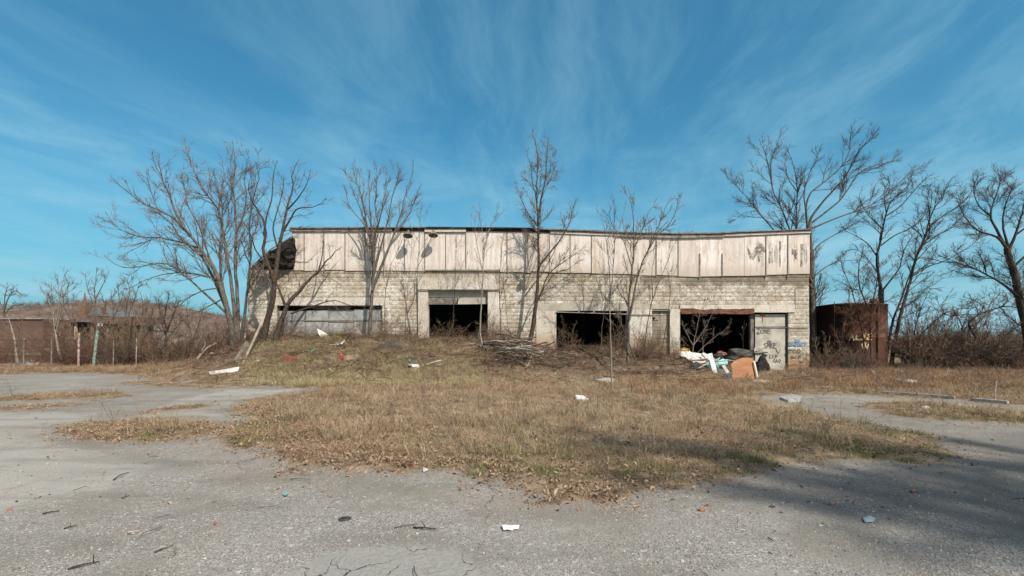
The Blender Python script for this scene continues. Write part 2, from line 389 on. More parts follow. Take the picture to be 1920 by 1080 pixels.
def panel_paint():
    m, h = mat('pale_panel'); p = h.pos(); x, y, z = h.xyz(p); r = h.rnd()
    med = h.noise(p, 1.1, 6, .65); fine = h.noise(p, 13, 4, .65); strk = h.noise(h.scl(p, (4.2, 1, .30)), 1.6, 6, .62)
    col = h.ramp(r, [(0, (.63, .555, .50)), (.3, (.70, .635, .585)), (.55, (.655, .58, .53)), (.8, (.735, .68, .635)), (1, (.61, .535, .47))])
    col = h.mix(h.math('MULTIPLY', h.step(strk, .44, .66), .62), col, (.47, .40, .34))
    col = h.mix(h.math('MULTIPLY', h.step(h.noise(h.vmath('ADD', h.scl(p, (2.2, 1, .5)), (4, 0, 2)), 2.2, 7, .7), .50, .62), .55), col, (.40, .345, .29))
    col = h.mix(h.math('MULTIPLY', h.step(med, .46, .70), .45), col, (.50, .42, .34))
    col = h.mix(h.math('MULTIPLY', h.step(h.noise(h.scl(p, (7, 1, .25)), 1.1, 4, .6), .59, .70), .6), col, (.45, .24, .09))
    zz = h.math('ADD', z, h.math('MULTIPLY', h.math('SUBTRACT', med, .5), .8))
    col = h.mix(h.math('MULTIPLY', h.step(zz, 5.75, 5.1), .55), col, (.42, .345, .27))
    col = h.mix(h.math('MULTIPLY', h.step(zz, 7.05, 7.45), .30), col, (.48, .41, .34))
    # black mould on the panels at the right-hand end
    reg = h.math('MULTIPLY', h.step(x, 12.5, 13.6), h.math('MULTIPLY', h.step(z, 5.25, 5.7), h.step(z, 6.95, 6.3)))
    mm = h.math('ADD', h.math('MULTIPLY', strk, .62), h.math('ADD', h.math('MULTIPLY', med, .38), h.math('MULTIPLY', fine, .12)))
    col = h.mix(h.math('MULTIPLY', h.math('MULTIPLY', h.step(mm, .54, .66), reg), .62), col, (.085, .075, .062))
    col = h.mix(h.math('MULTIPLY', h.step(h.math('ADD', fine, h.math('MULTIPLY', h.math('SUBTRACT', med, .5), .6)), .52, .72), .48), col, (.40, .325, .26))
    h.out(col, .8, h.bump(h.math('ADD', med, h.math('MULTIPLY', fine, .4)), .25, .01), spec=.2)
    return m

MAT_GROUND = ground_material()
MAT_BLOCK = wall_paint('painted_block', (.70, .655, .575), (.115, .095, .072), (.40, .315, .225), .72)
MAT_CORE = wall_paint('mortar', (.26, .235, .195), (.10, .085, .065), (.30, .25, .185), .7)
MAT_PLASTER = wall_paint('whitewashed_concrete', (.66, .61, .545), (.20, .17, .135), (.46, .39, .30), .5, speck=.45)
MAT_CONC = simple('bare_concrete', (.30, .275, .235), (.44, .41, .355), 2.5, bump=.4)
MAT_GREYLINTEL = simple('weathered_lintel', (.36, .325, .265), (.47, .43, .36), 1.8)
MAT_PANEL = panel_paint()
MAT_BATTEN = simple('grey_wood', (.13, .11, .092), (.25, .22, .185), 5)
MAT_FASCIA = simple('fascia_wood', (.17, .14, .115), (.34, .30, .255), 3)
MAT_TAR = simple('tar_felt', (.010, .009, .009), (.030, .027, .025), 4, rough=.8, bump=.6, bdist=.04)
MAT_DARK = simple('dark_interior', (.018, .017, .016), (.036, .033, .030), 1.2)  # near-black walls: the darkness of the unlit interior is put into the colour
MAT_RUST = simple('rusted_steel', (.095, .040, .024), (.20, .095, .058), 3.5, rough=.9)
MAT_RUSTDK = simple('dark_rust', (.060, .028, .020), (.13, .060, .040), 5, rough=.9)
MAT_SHEET = simple('grey_boarding', (.235, .24, .235), (.40, .40, .385), 1.3, bump=.2)
MAT_WHITE = simple('white_board', (.48, .45, .41), (.66, .635, .60), 4, bump=.15)
MAT_WHITE2 = simple('offwhite_plastic', (.50, .49, .475), (.70, .69, .675), 3, rough=.5, bump=.1)
MAT_TEAL = simple('teal_plastic', (.09, .24, .22), (.22, .40, .37), 7, rough=.5, bump=.1)
MAT_CYAN = simple('cyan_plastic', (.14, .38, .42), (.30, .56, .60), 6, rough=.5, bump=.1)
MAT_PLY = simple('brown_veneer', (.36, .145, .048), (.52, .26, .095), 2.2, rough=.6, bump=.1)
MAT_TAN = simple('tan_wood', (.36, .28, .20), (.56, .46, .345), 5)
MAT_GREYWOOD = simple('silver_grey_wood', (.26, .235, .205), (.46, .425, .38), 6)
MAT_RED = simple('faded_red', (.27, .055, .038), (.38, .095, .065), 9)
MAT_BRICKRED = simple('red_brick', (.15, .052, .036), (.24, .092, .062), 12)
MAT_BLUE = simple('pale_blue_plastic', (.18, .24, .27), (.32, .38, .40), 9, rough=.6)
MAT_BLACKPL = simple('black_plastic', (.012, .012, .013), (.035, .034, .033), 10, rough=.55)
MAT_GREYSTONE = simple('grey_rubble', (.22, .205, .185), (.42, .40, .365), 8, bump=.6)
MAT_SLATE = simple('blue_grey_metal', (.085, .088, .095), (.15, .155, .162), 6, rough=.8)
MAT_ORANGE_MARK = simple('orange_paint', (.27, .10, .05), (.36, .15, .075), 14)
MAT_SPRAYBLACK = simple('black_spray', (.07, .065, .06), (.19, .175, .155), 14, bump=.05)
MAT_SPRAYBLUE = simple('blue_spray', (.06, .20, .38), (.27, .38, .48), 12, bump=.05)
MAT_SPRAYTAN = simple('cream_spray', (.50, .36, .19), (.62, .48, .28), 20, bump=.05)
MAT_BARK_GREY = bark('grey_bark', (0.0640, 0.0531, 0.0427), (0.1553, 0.1328, 0.1096))
MAT_BARK_DARK = bark('dark_bark', (0.0315, 0.0229, 0.0174), (0.0843, 0.0626, 0.0462))
MAT_BARK_PALE = bark('pale_bark', (0.1360, 0.1122, 0.0884), (0.2856, 0.2448, 0.2006))
MAT_BARK_GREEN = bark('mossy_bark', (0.0326, 0.0272, 0.0218), (0.0816, 0.0696, 0.0533), moss=(.075, .082, .035))
MAT_DOORLEAF = simple('cream_door', (.36, .335, .28), (.52, .485, .415), 1.6, bump=.3)
MAT_TWIG = bark('twig_bark', (0.0991, 0.0749, 0.0617), (0.2020, 0.1580, 0.1322), 4)
MAT_TWIG_DK = bark('dark_twig_bark', (0.0624, 0.0473, 0.0396), (0.1333, 0.1028, 0.0854), 4)
MAT_BRUSH = bark('brush_bark', (0.0964, 0.0643, 0.0440), (0.2387, 0.1652, 0.1121), 2)
MAT_BRUSH_RED = bark('reddish_brush_bark', (0.0808, 0.0442, 0.0323), (0.1870, 0.1063, 0.0747), 2)
MAT_GRASS = foliage_material('dry_grass', [(0, (.185, .125, .078)), (.18, (.37, .275, .175)), (.36, (.25, .170, .105)), (.52, (.46, .365, .245)), (.66, (.28, .195, .125)), (.80, (.36, .255, .165)), (.92, (.215, .190, .095)), (1, (.54, .45, .33))],
                             (.35, .235, .150), (.185, .140, .092))
MAT_LEAF = foliage_material('dead_leaf', [(0, (.10, .060, .040)), (.2, (.24, .145, .095)), (.45, (.36, .245, .165)), (.7, (.21, .140, .098)), (.88, (.37, .27, .19)), (1, (.44, .35, .26))],
                            (.27, .155, .095), (.33, .235, .155))
MAT_GREENGRASS = foliage_material('green_grass', [(0, (.075, .10, .026)), (.5, (.125, .15, .045)), (1, (.20, .20, .075))], (.12, .14, .05), (.10, .13, .04))
def gravel_material():
    m, h = mat('gravel_stone'); r = h.rnd(); p = h.pos()
    c = h.ramp(r, [(0, (.11, .105, .10)), (.25, (.21, .20, .185)), (.5, (.29, .275, .25)), (.72, (.38, .365, .34)), (.84, (.33, .22, .17)), (.9, (.24, .245, .25)), (1, (.60, .585, .555))])
    h.out(h.mix(h.math('MULTIPLY', h.noise(p, 90, 3, .6), .5), c, (.15, .14, .13)), .9, spec=.15); return m
MAT_GRAVEL = gravel_material()

# ------------------------------------------------------------------ ground
def wpoly(px): return np.array([[*(G(a, b).xy)] for a, b in px])
def sdf(X, Y, poly):
    """signed distance to a polygon, positive inside"""
    P = np.stack([X.ravel(), Y.ravel()], 1); best = np.full(len(P), 1e9); ins = np.zeros(len(P), bool)
    n = len(poly)
    for i in range(n):
        a = poly[i]; b = poly[(i + 1) % n]; ab = b - a; ap = P - a
        t = np.clip((ap @ ab) / max(ab @ ab, 1e-9), 0, 1)
        best = np.minimum(best, np.hypot(ap[:, 0] - t * ab[0], ap[:, 1] - t * ab[1]))
        c = (a[1] > P[:, 1]) != (b[1] > P[:, 1])
        if abs(ab[1]) > 1e-12: ins ^= c & (P[:, 0] < (P[:, 1] - a[1]) / ab[1] * ab[0] + a[0])
    return np.where(ins, best, -best).reshape(X.shape)
SOIL = [wpoly([(-900, 695), (-300, 700), (0, 703), (130, 700), (240, 703), (300, 713), (380, 722), (470, 725), (585, 729), (600, 736), (520, 741), (470, 750), (440, 768), (468, 785), (425, 800),
               (400, 794), (340, 784), (250, 787), (180, 791), (130, 799), (98, 813), (150, 822), (240, 829), (330, 823), (395, 817), (415, 828), (450, 840), (508, 843), (528, 866), (540, 881), (590, 878), (640, 882),
               (700, 880), (740, 888), (800, 880), (850, 884), (905, 897), (945, 908), (1000, 925), (1012, 945), (1045, 950), (1130, 945), (1180, 925), (1270, 910), (1330, 897), (1400, 888),
               (1480, 878), (1560, 866), (1640, 862), (1700, 868), (1790, 865), (1822, 850), (1780, 835), (1745, 815), (1650, 800), (1560, 782), (1490, 765), (1440, 752), (1440, 742), (1500, 737), (1600, 740), (1750, 748), (1900, 758),
               (2050, 768), (2400, 790), (2900, 800)])]
_far = np.array([[60, 14], [90, 60], [-90, 60], [-60, 28]])
SOIL[0] = np.vstack([SOIL[0], np.array([[60, 8.5], [120, 30], [120, 70], [-120, 70], [-120, 27.5]])])
SOIL += [wpoly([(1590, 756), (1700, 754), (1800, 762), (1930, 772), (2150, 785), (2150, 806), (1930, 796), (1760, 787), (1650, 777)]),
         wpoly([(-250, 738), (0, 744), (100, 737), (245, 737), (258, 742), (150, 749), (0, 755), (-250, 762)]),
         wpoly([(-100, 769), (0, 764), (165, 757), (120, 765), (0, 772), (-100, 776)]),
         wpoly([(245, 772), (330, 762), (395, 757), (402, 761), (300, 772), (262, 779)]),
         wpoly([(300, 716), (420, 726), (380, 730), (290, 724), (200, 716)])]
PATCH = [wpoly([(470, 1110), (520, 1085), (575, 1052), (640, 1032), (740, 1020), (830, 1022), (880, 1043), (925, 1085), (960, 1110)]),
         wpoly([(1270, 1110), (1330, 1072), (1420, 1062), (1500, 1075), (1560, 1110)])]
PALE = [wpoly([(-100, 775), (100, 768), (250, 778), (330, 745), (440, 728), (585, 729), (520, 742), (470, 750), (440, 768), (468, 785), (425, 800), (340, 783), (180, 791), (98, 813), (200, 840), (330, 870), (240, 925), (90, 945), (0, 985), (-300, 1050), (-500, 900)])]
DARKZ = [wpoly([(1330, 905), (1480, 885), (1640, 868), (1790, 870), (1840, 850), (1760, 815), (1930, 800), (2600, 830), (2600, 1100), (2050, 1080), (1700, 1000), (1500, 960), (1350, 935)])]  # darker asphalt, with part of the tree's shadow put into its colour
def zone(X, Y, polys):
    r = sdf(X, Y, polys[0])
    for q in polys[1:]: r = np.maximum(r, sdf(X, Y, q))
    return r
def ragged(X, Y):
    """distance into the earth and grass, with a torn, wandering edge"""
    k = np.clip(Y / 9, .6, 1.7)
    return zone(X, Y, SOIL) + k * (.16 * vnoise(X, Y, .45, 91) + .13 * vnoise(X, Y, 1.3, 92) + .07 * vnoise(X, Y, 3.4, 93)) * (Y < 40)
def geo(a, b, s0, n):                                   # geometric spacing from a to b
    t = np.linspace(0, 1, n + 1)[1:]; k = abs(b - a) / s0; q = np.log(k) / np.log(n) if n > 1 else 1
    return a + (b - a) * t ** max(q * .9, 1.0)
gx = np.concatenate([geo(-18, -3000, .3, 34)[::-1], np.arange(-18, 22, .1), geo(22, 3000, .3, 34)])
gy = np.concatenate([geo(1.6, -300, .5, 14)[::-1], np.arange(1.6, 10, .06), np.arange(10, 30, .11), geo(30, 4000, .3, 46)])
GX, GY = np.meshgrid(gx, gy); GZ = HZ(GX, GY)
soil = ragged(GX, GY); soil = np.where((GY > 25.4) & (GY < 40) & (np.abs(GX - .9) < 14.9), .6, soil)
soil = np.where(GY > 60, 1.0, soil)
hm = np.clip(GZ * 2.2, 0, 1)
soil = np.maximum(soil, np.where(GZ > .05, .3, -9))
GZ = GZ + np.clip(soil, 0, .35) / .35 * (.022 + .018 * vnoise(GX, GY, 1.3, 9)) * np.clip((60 - GY) / 20, 0, 1)
patch = zone(GX, GY, PATCH)
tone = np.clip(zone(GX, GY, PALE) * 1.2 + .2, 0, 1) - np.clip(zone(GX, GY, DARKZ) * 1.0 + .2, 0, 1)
loose = np.clip(.55 + .45 * np.clip((8.5 - GY) / 3, 0, 1) - .5 * np.clip(tone, 0, 1), .1, 1)
nx, ny = len(gx), len(gy); idx = np.arange(nx * ny).reshape(ny, nx)
quads = np.stack([idx[:-1, :-1], idx[:-1, 1:], idx[1:, 1:], idx[1:, :-1]], -1).reshape(-1, 4)
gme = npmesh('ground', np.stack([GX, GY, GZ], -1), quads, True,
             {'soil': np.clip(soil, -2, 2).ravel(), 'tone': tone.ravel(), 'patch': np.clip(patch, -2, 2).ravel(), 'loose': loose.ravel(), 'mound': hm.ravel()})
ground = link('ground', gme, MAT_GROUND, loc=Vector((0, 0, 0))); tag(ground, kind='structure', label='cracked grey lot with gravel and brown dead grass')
def soil_at(x, y): return ragged(np.asarray(x)[None], np.asarray(y)[None])[0]
def surf(x, y):
    h = HZ(x, y); s = np.maximum(soil_at(x, y), np.where(h > .05, .3, -9))
    return h + np.clip(s, 0, .35) / .35 * (.022 + .018 * vnoise(x, y, 1.3, 9)), s

# ------------------------------------------------------------------ bare trees
def resample(P, n):
    """smooth polyline through the given points"""
    P = np.asarray(P, float); k = len(P)
    if k > 2:                                            # Catmull-Rom
        Q = np.vstack([2 * P[0] - P[1], P, 2 * P[-1] - P[-2]]); out = []
        for i in range(k - 1):
            a, b, c, d = Q[i:i + 4]
            for t in np.linspace(0, 1, 6, endpoint=False):
                out.append(.5 * (2 * b + (c - a) * t + (2 * a - 5 * b + 4 * c - d) * t * t + (3 * b - a - 3 * c + d) * t ** 3))
        out.append(P[-1]); P = np.array(out)
    s = np.concatenate([[0], np.cumsum(np.linalg.norm(np.diff(P, axis=0), axis=1))])
    q = np.linspace(0, s[-1], n)
    return np.stack([np.interp(q, s, P[:, i]) for i in range(3)], 1)
def tubes(P, R, sides):
    """P (B,n,3), R (B,n) -> verts, quads"""
    B, n, _ = P.shape
    T = np.empty_like(P); T[:, 1:-1] = P[:, 2:] - P[:, :-2]; T[:, 0] = P[:, 1] - P[:, 0]; T[:, -1] = P[:, -1] - P[:, -2]
    T /= np.linalg.norm(T, axis=2, keepdims=True) + 1e-9
    ref = np.where(np.abs(T[:, :1, 2:3]) < .9, np.array([0, 0, 1.]), np.array([1., 0, 0]))
    A = np.cross(T, np.broadcast_to(ref, T.shape)); A /= np.linalg.norm(A, axis=2, keepdims=True) + 1e-9
    Bv = np.cross(A, T); an = np.arange(sides) * 2 * np.pi / sides
    V = P[:, :, None] + (A[:, :, None] * np.cos(an)[:, None] + Bv[:, :, None] * np.sin(an)[:, None]) * R[:, :, None, None]
    i = np.arange(B)[:, None, None] * n * sides + np.arange(n - 1)[None, :, None] * sides; k = np.arange(sides)[None, None]
    k2 = (k + 1) % sides
    Fq = np.stack([i + k, i + k2, i + sides + k2, i + sides + k], -1).reshape(-1, 4)
    return V.reshape(-1, 3), Fq
def children(P, R, rng, spacing, t0, lfac, lmin, lmax, ang, up, n, rr, wig, rmin=.0035, flat=0.0):
    B, m, _ = P.shape
    seg = np.linalg.norm(np.diff(P, axis=1), axis=2); L = seg.sum(1)
    cnt = np.maximum((L * (1 - t0) / spacing + rng.uniform(0, 1, B)).astype(int), 0)
    idx = np.repeat(np.arange(B), cnt); M = len(idx)
    if M == 0: return np.zeros((0, n, 3)), np.zeros((0, n))
    t = rng.uniform(t0, .97, M); q = t * (m - 1); i0 = np.minimum(q.astype(int), m - 2); f = (q - i0)[:, None]
    p = P[idx, i0] * (1 - f) + P[idx, i0 + 1] * f; tg = P[idx, i0 + 1] - P[idx, i0]; tg /= np.linalg.norm(tg, axis=1, keepdims=True) + 1e-9
    r = R[idx, i0] * (1 - f[:, 0]) + R[idx, i0 + 1] * f[:, 0]
    v = rng.normal(size=(M, 3)); v[:, 1] *= (1 - flat); v -= tg * (v * tg).sum(1, keepdims=True); v /= np.linalg.norm(v, axis=1, keepdims=True) + 1e-9
    a = np.radians(rng.uniform(ang[0], ang[1], M))[:, None]
    d = tg * np.cos(a) + v * np.sin(a)
    ln = np.clip(L[idx] * lfac * (1.08 - .84 * t) * rng.uniform(.55, 1.25, M), lmin, lmax)
    Q = np.empty((M, n, 3)); Q[:, 0] = p; st = (ln / (n - 1))[:, None]
    for k in range(1, n):
        Q[:, k] = Q[:, k - 1] + d * st
        d = d + np.array([0, 0, up]) / (n - 1) * 3 + rng.normal(size=(M, 3)) * wig; d /= np.linalg.norm(d, axis=1, keepdims=True)
    r0 = np.maximum(np.minimum(r * rr, .012 * ln + .004), rmin)
    taper = np.linspace(1, .35, n)[None]
    return Q, np.maximum(r0[:, None] * taper, rmin * .7)

class Tree:
    def __init__(s, seed): s.rng = np.random.default_rng(seed); s.l0 = []; s.depth = 0
    def limbs_px(s, d, limbs, lean=.35):
        """limbs as (pixel polyline, base radius, tip radius); each runs at its own depth, drifting towards or away"""
        first = None
        for k, (pl, r0, r1) in enumerate(limbs):
            L = sum(math.dist(a, b) for a, b in zip(pl, pl[1:])) * d / F
            dr = s.rng.uniform(-lean, lean) * L if k else s.rng.uniform(-.1, .1) * L
            pts = []
            start = d
            if k and first is not None:                   # start at the depth of the nearest point of an earlier limb
                best = min(first, key=lambda q: (q[0] - pl[0][0]) ** 2 + (q[1] - pl[0][1]) ** 2)
                if math.hypot(best[0] - pl[0][0], best[1] - pl[0][1]) < 14: start = best[2]
            acc = 0; tot = max(L, .01)
            for i, (a, b) in enumerate(pl):
                if i: acc += math.dist(pl[i - 1], (a, b)) * d / F
                dd = start + dr * (acc / tot) ** 1.3
                pts.append(W(a, b, dd)); first = (first or []) + [(a, b, dd)]
            n = max(8, len(pl) * 3); P = resample(pts, n)
            P += s.rng.normal(size=P.shape) * (.008 * L ** .5) * np.linspace(0, 1, n)[:, None]
            R = r0 + (r1 - r0) * np.linspace(0, 1, n) ** .75
            s.l0.append((P, R))
        return s
    def grow(s, density=1.0, t0=.3, ang=(24, 52), up=.10, twig=(.25, .65), l1=(.5, 2.4), flat=0.0, wig=.10, twr=.006, lv=3):
        density *= 1.3; twr *= 1.3
        groups = {}
        A, B, C = [], [], []
        for P, R in s.l0:
            q = resample(P, 16); r = np.interp(np.linspace(0, 1, 16), np.linspace(0, 1, len(R)), R)
            a = children(q[None], r[None], s.rng, .42 / density, t0, .34, l1[0], l1[1], ang, up, 7, .62, wig, twr * 1.4, flat)
            A.append(a)
            c = children(q[None, 6:], r[None, 6:], s.rng, .30 / density, .1, .12, twig[0], twig[1], (20, 50), up, 4, .5, wig, twr, flat); C.append(c)
        A = tuple(np.concatenate([a[i] for a in A]) for i in (0, 1))
        b = children(*A, s.rng, .26 / density, .16, .42, twig[0] * 1.2, l1[1] * .5, ang, up, 5, .62, wig, twr * 1.1, flat)
        C.append(children(*A, s.rng, .30 / density, .2, .15, twig[0], twig[1], (20, 50), up, 4, .6, wig, twr, flat))
        if lv > 2: C.append(children(*b, s.rng, .125 / density, .12, .45, twig[0], twig[1], (20, 48), up, 4, .6, wig, twr * .8, flat))
        C = tuple(np.concatenate([c[i] for c in C if len(c[0])]) for i in (0, 1))
        s.A, s.B, s.C = A, b, C; return s
    def meshes(s, trunk_sides=8):
        tv, tf, o = [], [], 0
        lim = []
        for k, (P, R) in enumerate(s.l0):
            V, f = tubes(P[None], R[None], trunk_sides if R[0] > .05 else 6); lim.append(npmesh('limb', V, f, True))
        V, f, o = [], [], 0
        for (P, R), sd in ((s.A, 5), (s.B, 4), (s.C, 3)):
            if len(P) == 0: continue
            v, q = tubes(P, R, sd); V.append(v); f.append(q + o); o += len(v)
        return lim, npmesh('crown', np.concatenate(V), np.concatenate(f), False)
def tree(name, base, T, label, cat='tree', group=None, m1=None, m2=None, trunks=1):
    """a tree: Empty at the foot > trunk(s), limbs, crown of branches and twigs"""
    root = empty(name, base, label, cat, group)
    lim, crown = T.meshes()
    for k, me in enumerate(lim): link('trunk' if k < trunks else 'limb', me, m1 or MAT_BARK_GREY, root)
    link('crown', crown, m2 or MAT_TWIG, root)
    return root
def sink(pl, dy=10):                                     # carries the foot of a limb a little into the ground
    (a, b), (c, d) = pl[0], pl[1]; return [(a + (a - c) * .12, b + dy)] + pl
def thick(px, d): return px * d / F / 2

# the big spreading tree at the left corner
d = 24.3
T = Tree(11).limbs_px(d, [
    (sink([(438, 655), (430, 595), (405, 512), (375, 465), (348, 432), (332, 405), (318, 370), (305, 335), (297, 290)]), .17, .012),
    (sink([(447, 655), (445, 560), (441, 500), (442, 440), (441, 385), (436, 345), (440, 300), (436, 264)]), .13, .012),
    (sink([(446, 655), (435, 540), (425, 480), (415, 412), (405, 387), (380, 355), (362, 322), (352, 297), (340, 278)]), .13, .010),
    ([(425, 580), (395, 512), (362, 462), (300, 447), (250, 442), (215, 422), (198, 398)], .09, .010),
    ([(428, 590), (395, 560), (350, 520), (310, 494), (262, 500), (225, 500), (194, 477)], .07, .009),
    ([(432, 605), (422, 552), (400, 522), (345, 512), (290, 518), (255, 534), (228, 545)], .06, .008),
    ([(400, 504), (360, 445), (330, 412), (290, 390), (262, 378), (235, 357), (212, 334)], .07, .009),
    (sink([(452, 652), (462, 560), (470, 480), (468, 420), (476, 370), (486, 330), (480, 300)]), .10, .009),
    ([(430, 600), (415, 520), (412, 470), (418, 420), (414, 360), (421, 320), (408, 285)], .08, .009),
    ([(375, 465), (345, 455), (322, 420), (300, 400), (283, 360), (275, 322)], .05, .009),
    ([(405, 512), (388, 470), (372, 420), (352, 385), (345, 350), (335, 330)], .05, .009),
    ([(441, 440), (455, 410), (462, 370), (458, 330), (467, 302)], .05, .008),
    ([(415, 540), (380, 545), (345, 565), (322, 590), (312, 600)], .04, .008),
    ([(418, 560), (370, 585), (340, 600), (315, 625), (300, 640)], .04, .008),
]).grow(1.0, .3, (22, 46), .08, (.24, .62), (.4, 2.1), twr=.0052)
tree('spreading_tree', Vector((W(438, 655, d).x, d, hz(W(438, 655, d).x, d))), T, 'big bare tree spreading wide to the left of the building corner', trunks=3, m1=MAT_BARK_GREY)
# the dark crooked tree before the left corner
d = 23.5
T = Tree(12).limbs_px(d, [
    (sink([(492, 650), (500, 605), (511, 566), (514, 526), (503, 500), (494, 470), (498, 440), (494, 415), (484, 395), (470, 372), (467, 336)]), .20, .012),
    ([(514, 530), (520, 490), (524, 460), (530, 432), (536, 400), (543, 375), (549, 350), (548, 325), (560, 298)], .13, .010),
    (sink([(512, 648), (524, 612), (537, 577), (546, 562), (562, 545), (581, 523), (600, 506), (613, 488), (642, 462)]), .19, .010),
    ([(597, 509), (604, 480), (606, 455), (608, 432)], .04, .008),
    ([(537, 578), (528, 555), (520, 535), (506, 515)], .09, .02),
    ([(545, 588), (588, 574), (625, 563), (660, 573), (705, 575)], .05, .009),
    ([(532, 432), (545, 410), (557, 392), (585, 388), (603, 381), (611, 371)], .06, .009),
    ([(495, 440), (500, 405), (510, 370), (512, 330), (520, 300)], .05, .009),
    ([(540, 392), (560, 370), (575, 345), (583, 318)], .045, .008),
    ([(522, 470), (512, 430), (520, 395), (530, 360), (532, 330)], .05, .008),
    ([(503, 500), (480, 470), (470, 440), (455, 415)], .05, .008),
]).grow(.85, .34, (28, 60), .06, (.2, .5), (.35, 1.4), wig=.16)
tree('crooked_tree', Vector((W(500, 650, d).x, d, hz(W(500, 650, d).x, d))), T, 'dark crooked tree with two leaning trunks before the left end of the wall', trunks=3, m1=MAT_BARK_DARK)
# fan-shaped tree on the mound
d = 24.8
T = Tree(13).limbs_px(d, [
    (sink([(693, 617), (697, 560), (700, 500), (698, 468), (690, 435), (684, 398), (678, 365), (668, 340), (661, 306)]), .115, .009),
    ([(698, 545), (701, 500), (698, 450), (694, 400), (692, 360), (692, 318)], .07, .009),
    ([(700, 505), (703, 470), (706, 430), (712, 410), (718, 380), (724, 350), (727, 312)], .06, .008),
    ([(700, 520), (712, 470), (720, 440), (728, 410), (733, 380), (742, 345), (749, 316)], .06, .008),
    ([(700, 535), (722, 480), (738, 440), (747, 415), (756, 385), (762, 355), (776, 322)], .07, .008),
    ([(692, 445), (682, 420), (665, 400), (653, 380), (650, 356)], .04, .008),
    ([(738, 440), (755, 420), (768, 400), (780, 370), (790, 344)], .04, .008),
    ([(688, 428), (675, 390), (660, 355), (650, 328)], .04, .008),
    ([(700, 470), (710, 430), (703, 390), (707, 350), (705, 312)], .04, .008),
], .2).grow(.85, .33, (16, 36), .13, (.25, .6), (.4, 1.4), wig=.06)
tree('fan_shaped_tree', Vector((W(693, 617, d).x, d, hz(W(693, 617, d).x, d))), T, 'slender grey tree fanning upwards on the mound left of the first doorway', m2=MAT_TWIG)
# tall central tree
d = 24.25
T = Tree(14).limbs_px(d, [
    (sink([(984, 662), (997, 625), (1002, 590), (1006, 560), (1009, 520), (1010, 470), (1009, 430), (1008, 400), (1006, 370), (1007, 330), (1008, 290), (1005, 262)]), .135, .008),
    ([(1010, 410), (1015, 370), (1022, 340), (1025, 300), (1028, 256)], .06, .007),
    ([(1010, 500), (1030, 475), (1050, 450), (1062, 430), (1072, 405), (1079, 372)], .055, .008),
    ([(1010, 563), (1025, 521), (1038, 505), (1073, 480), (1098, 462)], .05, .008),
    ([(1010, 556), (1040, 512), (1066, 505), (1088, 488)], .035, .007),
    ([(1008, 424), (990, 400), (978, 375), (967, 348)], .035, .007),
    ([(1008, 400), (1020, 360), (1035, 330), (1045, 300)], .03, .007),
    ([(1008, 380), (998, 340), (995, 310), (988, 290)], .03, .007),
], .25).grow(1.35, .36, (26, 55), .08, (.2, .5), (.35, 1.3), wig=.10, twr=.005)
tree('tall_slim_tree', Vector((W(985, 660, d).x, d, hz(W(985, 660, d).x, d))), T, 'tallest slim tree before the wall, left of the middle doorway', m1=MAT_BARK_DARK)
# leaning clump before the middle doorway
d = 22.6
T = Tree(15).limbs_px(d, [
    (sink([(1177, 695), (1178, 620), (1180, 560), (1186, 500), (1188, 450), (1187, 410), (1185, 380), (1178, 352)]), .095, .008),
    ([(1180, 600), (1195, 520), (1210, 480), (1225, 445), (1238, 415), (1250, 385), (1259, 368)], .06, .008),
    ([(1208, 484), (1230, 445), (1255, 420), (1268, 395), (1271, 372)], .04, .008),
    ([(1187, 470), (1205, 430), (1215, 400), (1228, 385)], .035, .007),
    (sink([(1200, 702), (1182, 650), (1165, 610), (1150, 575), (1138, 545)]), .045, .012),
    ([(1186, 505), (1168, 450), (1150, 425), (1138, 400), (1128, 392)], .03, .007),
], .25).grow(.95, .33, (18, 42), .11, (.22, .55), (.4, 1.5))
tree('leaning_tree_clump', Vector((W(1180, 695, d).x, d, hz(W(1180, 695, d).x, d))), T, 'clump of grey stems right of the middle doorway, fanning to the right at the top', trunks=1)
# pale sapling standing nearer
p = onG(1147, 735); d = p.y
T = Tree(16).limbs_px(d, [
    (sink([(1147, 735), (1146, 680), (1144, 600), (1145, 560), (1150, 500), (1152, 450), (1152, 400), (1148, 362)], 4), .032, .006),
    ([(1145, 565), (1142, 500), (1135, 440), (1127, 395)], .02, .005), ([(1152, 455), (1163, 420), (1172, 393)], .018, .005),
], .2).grow(.9, .4, (18, 40), .1, (.15, .4), (.25, .8), twr=.004)
tree('pale_sapling', p, T, 'thin pale sapling with a straight stem in the grass before the middle doorway', m1=MAT_BARK_PALE)
# saplings along the wall
def sapling(seed, d, limbs, label, m1=None, dens=.7, ang=(18, 42), name='sapling', tw=(.15, .45), **k):
    T = Tree(seed).limbs_px(d, limbs, .22).grow(dens, .3, ang, .1, tw, (.25, 1.0), twr=.0045, **k)
    q = W(*limbs[0][0][0], d); return tree(name, Vector((q.x, d, hz(q.x, d))), T, label, m1=m1, group='saplings along the wall')
sapling(21, 23.0, [(sink([(906, 655), (900, 622), (902, 580), (905, 530), (906, 480), (905, 440), (900, 415), (892, 392)]), .055, .007),
    ([(905, 485), (915, 440), (925, 415), (948, 392)], .03, .006), ([(904, 505), (893, 450), (888, 395)], .025, .006), ([(905, 450), (920, 425), (930, 398), (933, 388)], .02, .006)],
    'pale sapling with a bent foot in front of the right half of the first doorway', MAT_BARK_PALE)
sapling(22, 24.0, [(sink([(848, 640), (851, 570), (855, 500), (857, 430)]), .028, .005), ([(853, 540), (865, 500), (880, 470)], .014, .004)], 'thin stem standing before the left half of the first doorway', MAT_BARK_DARK)
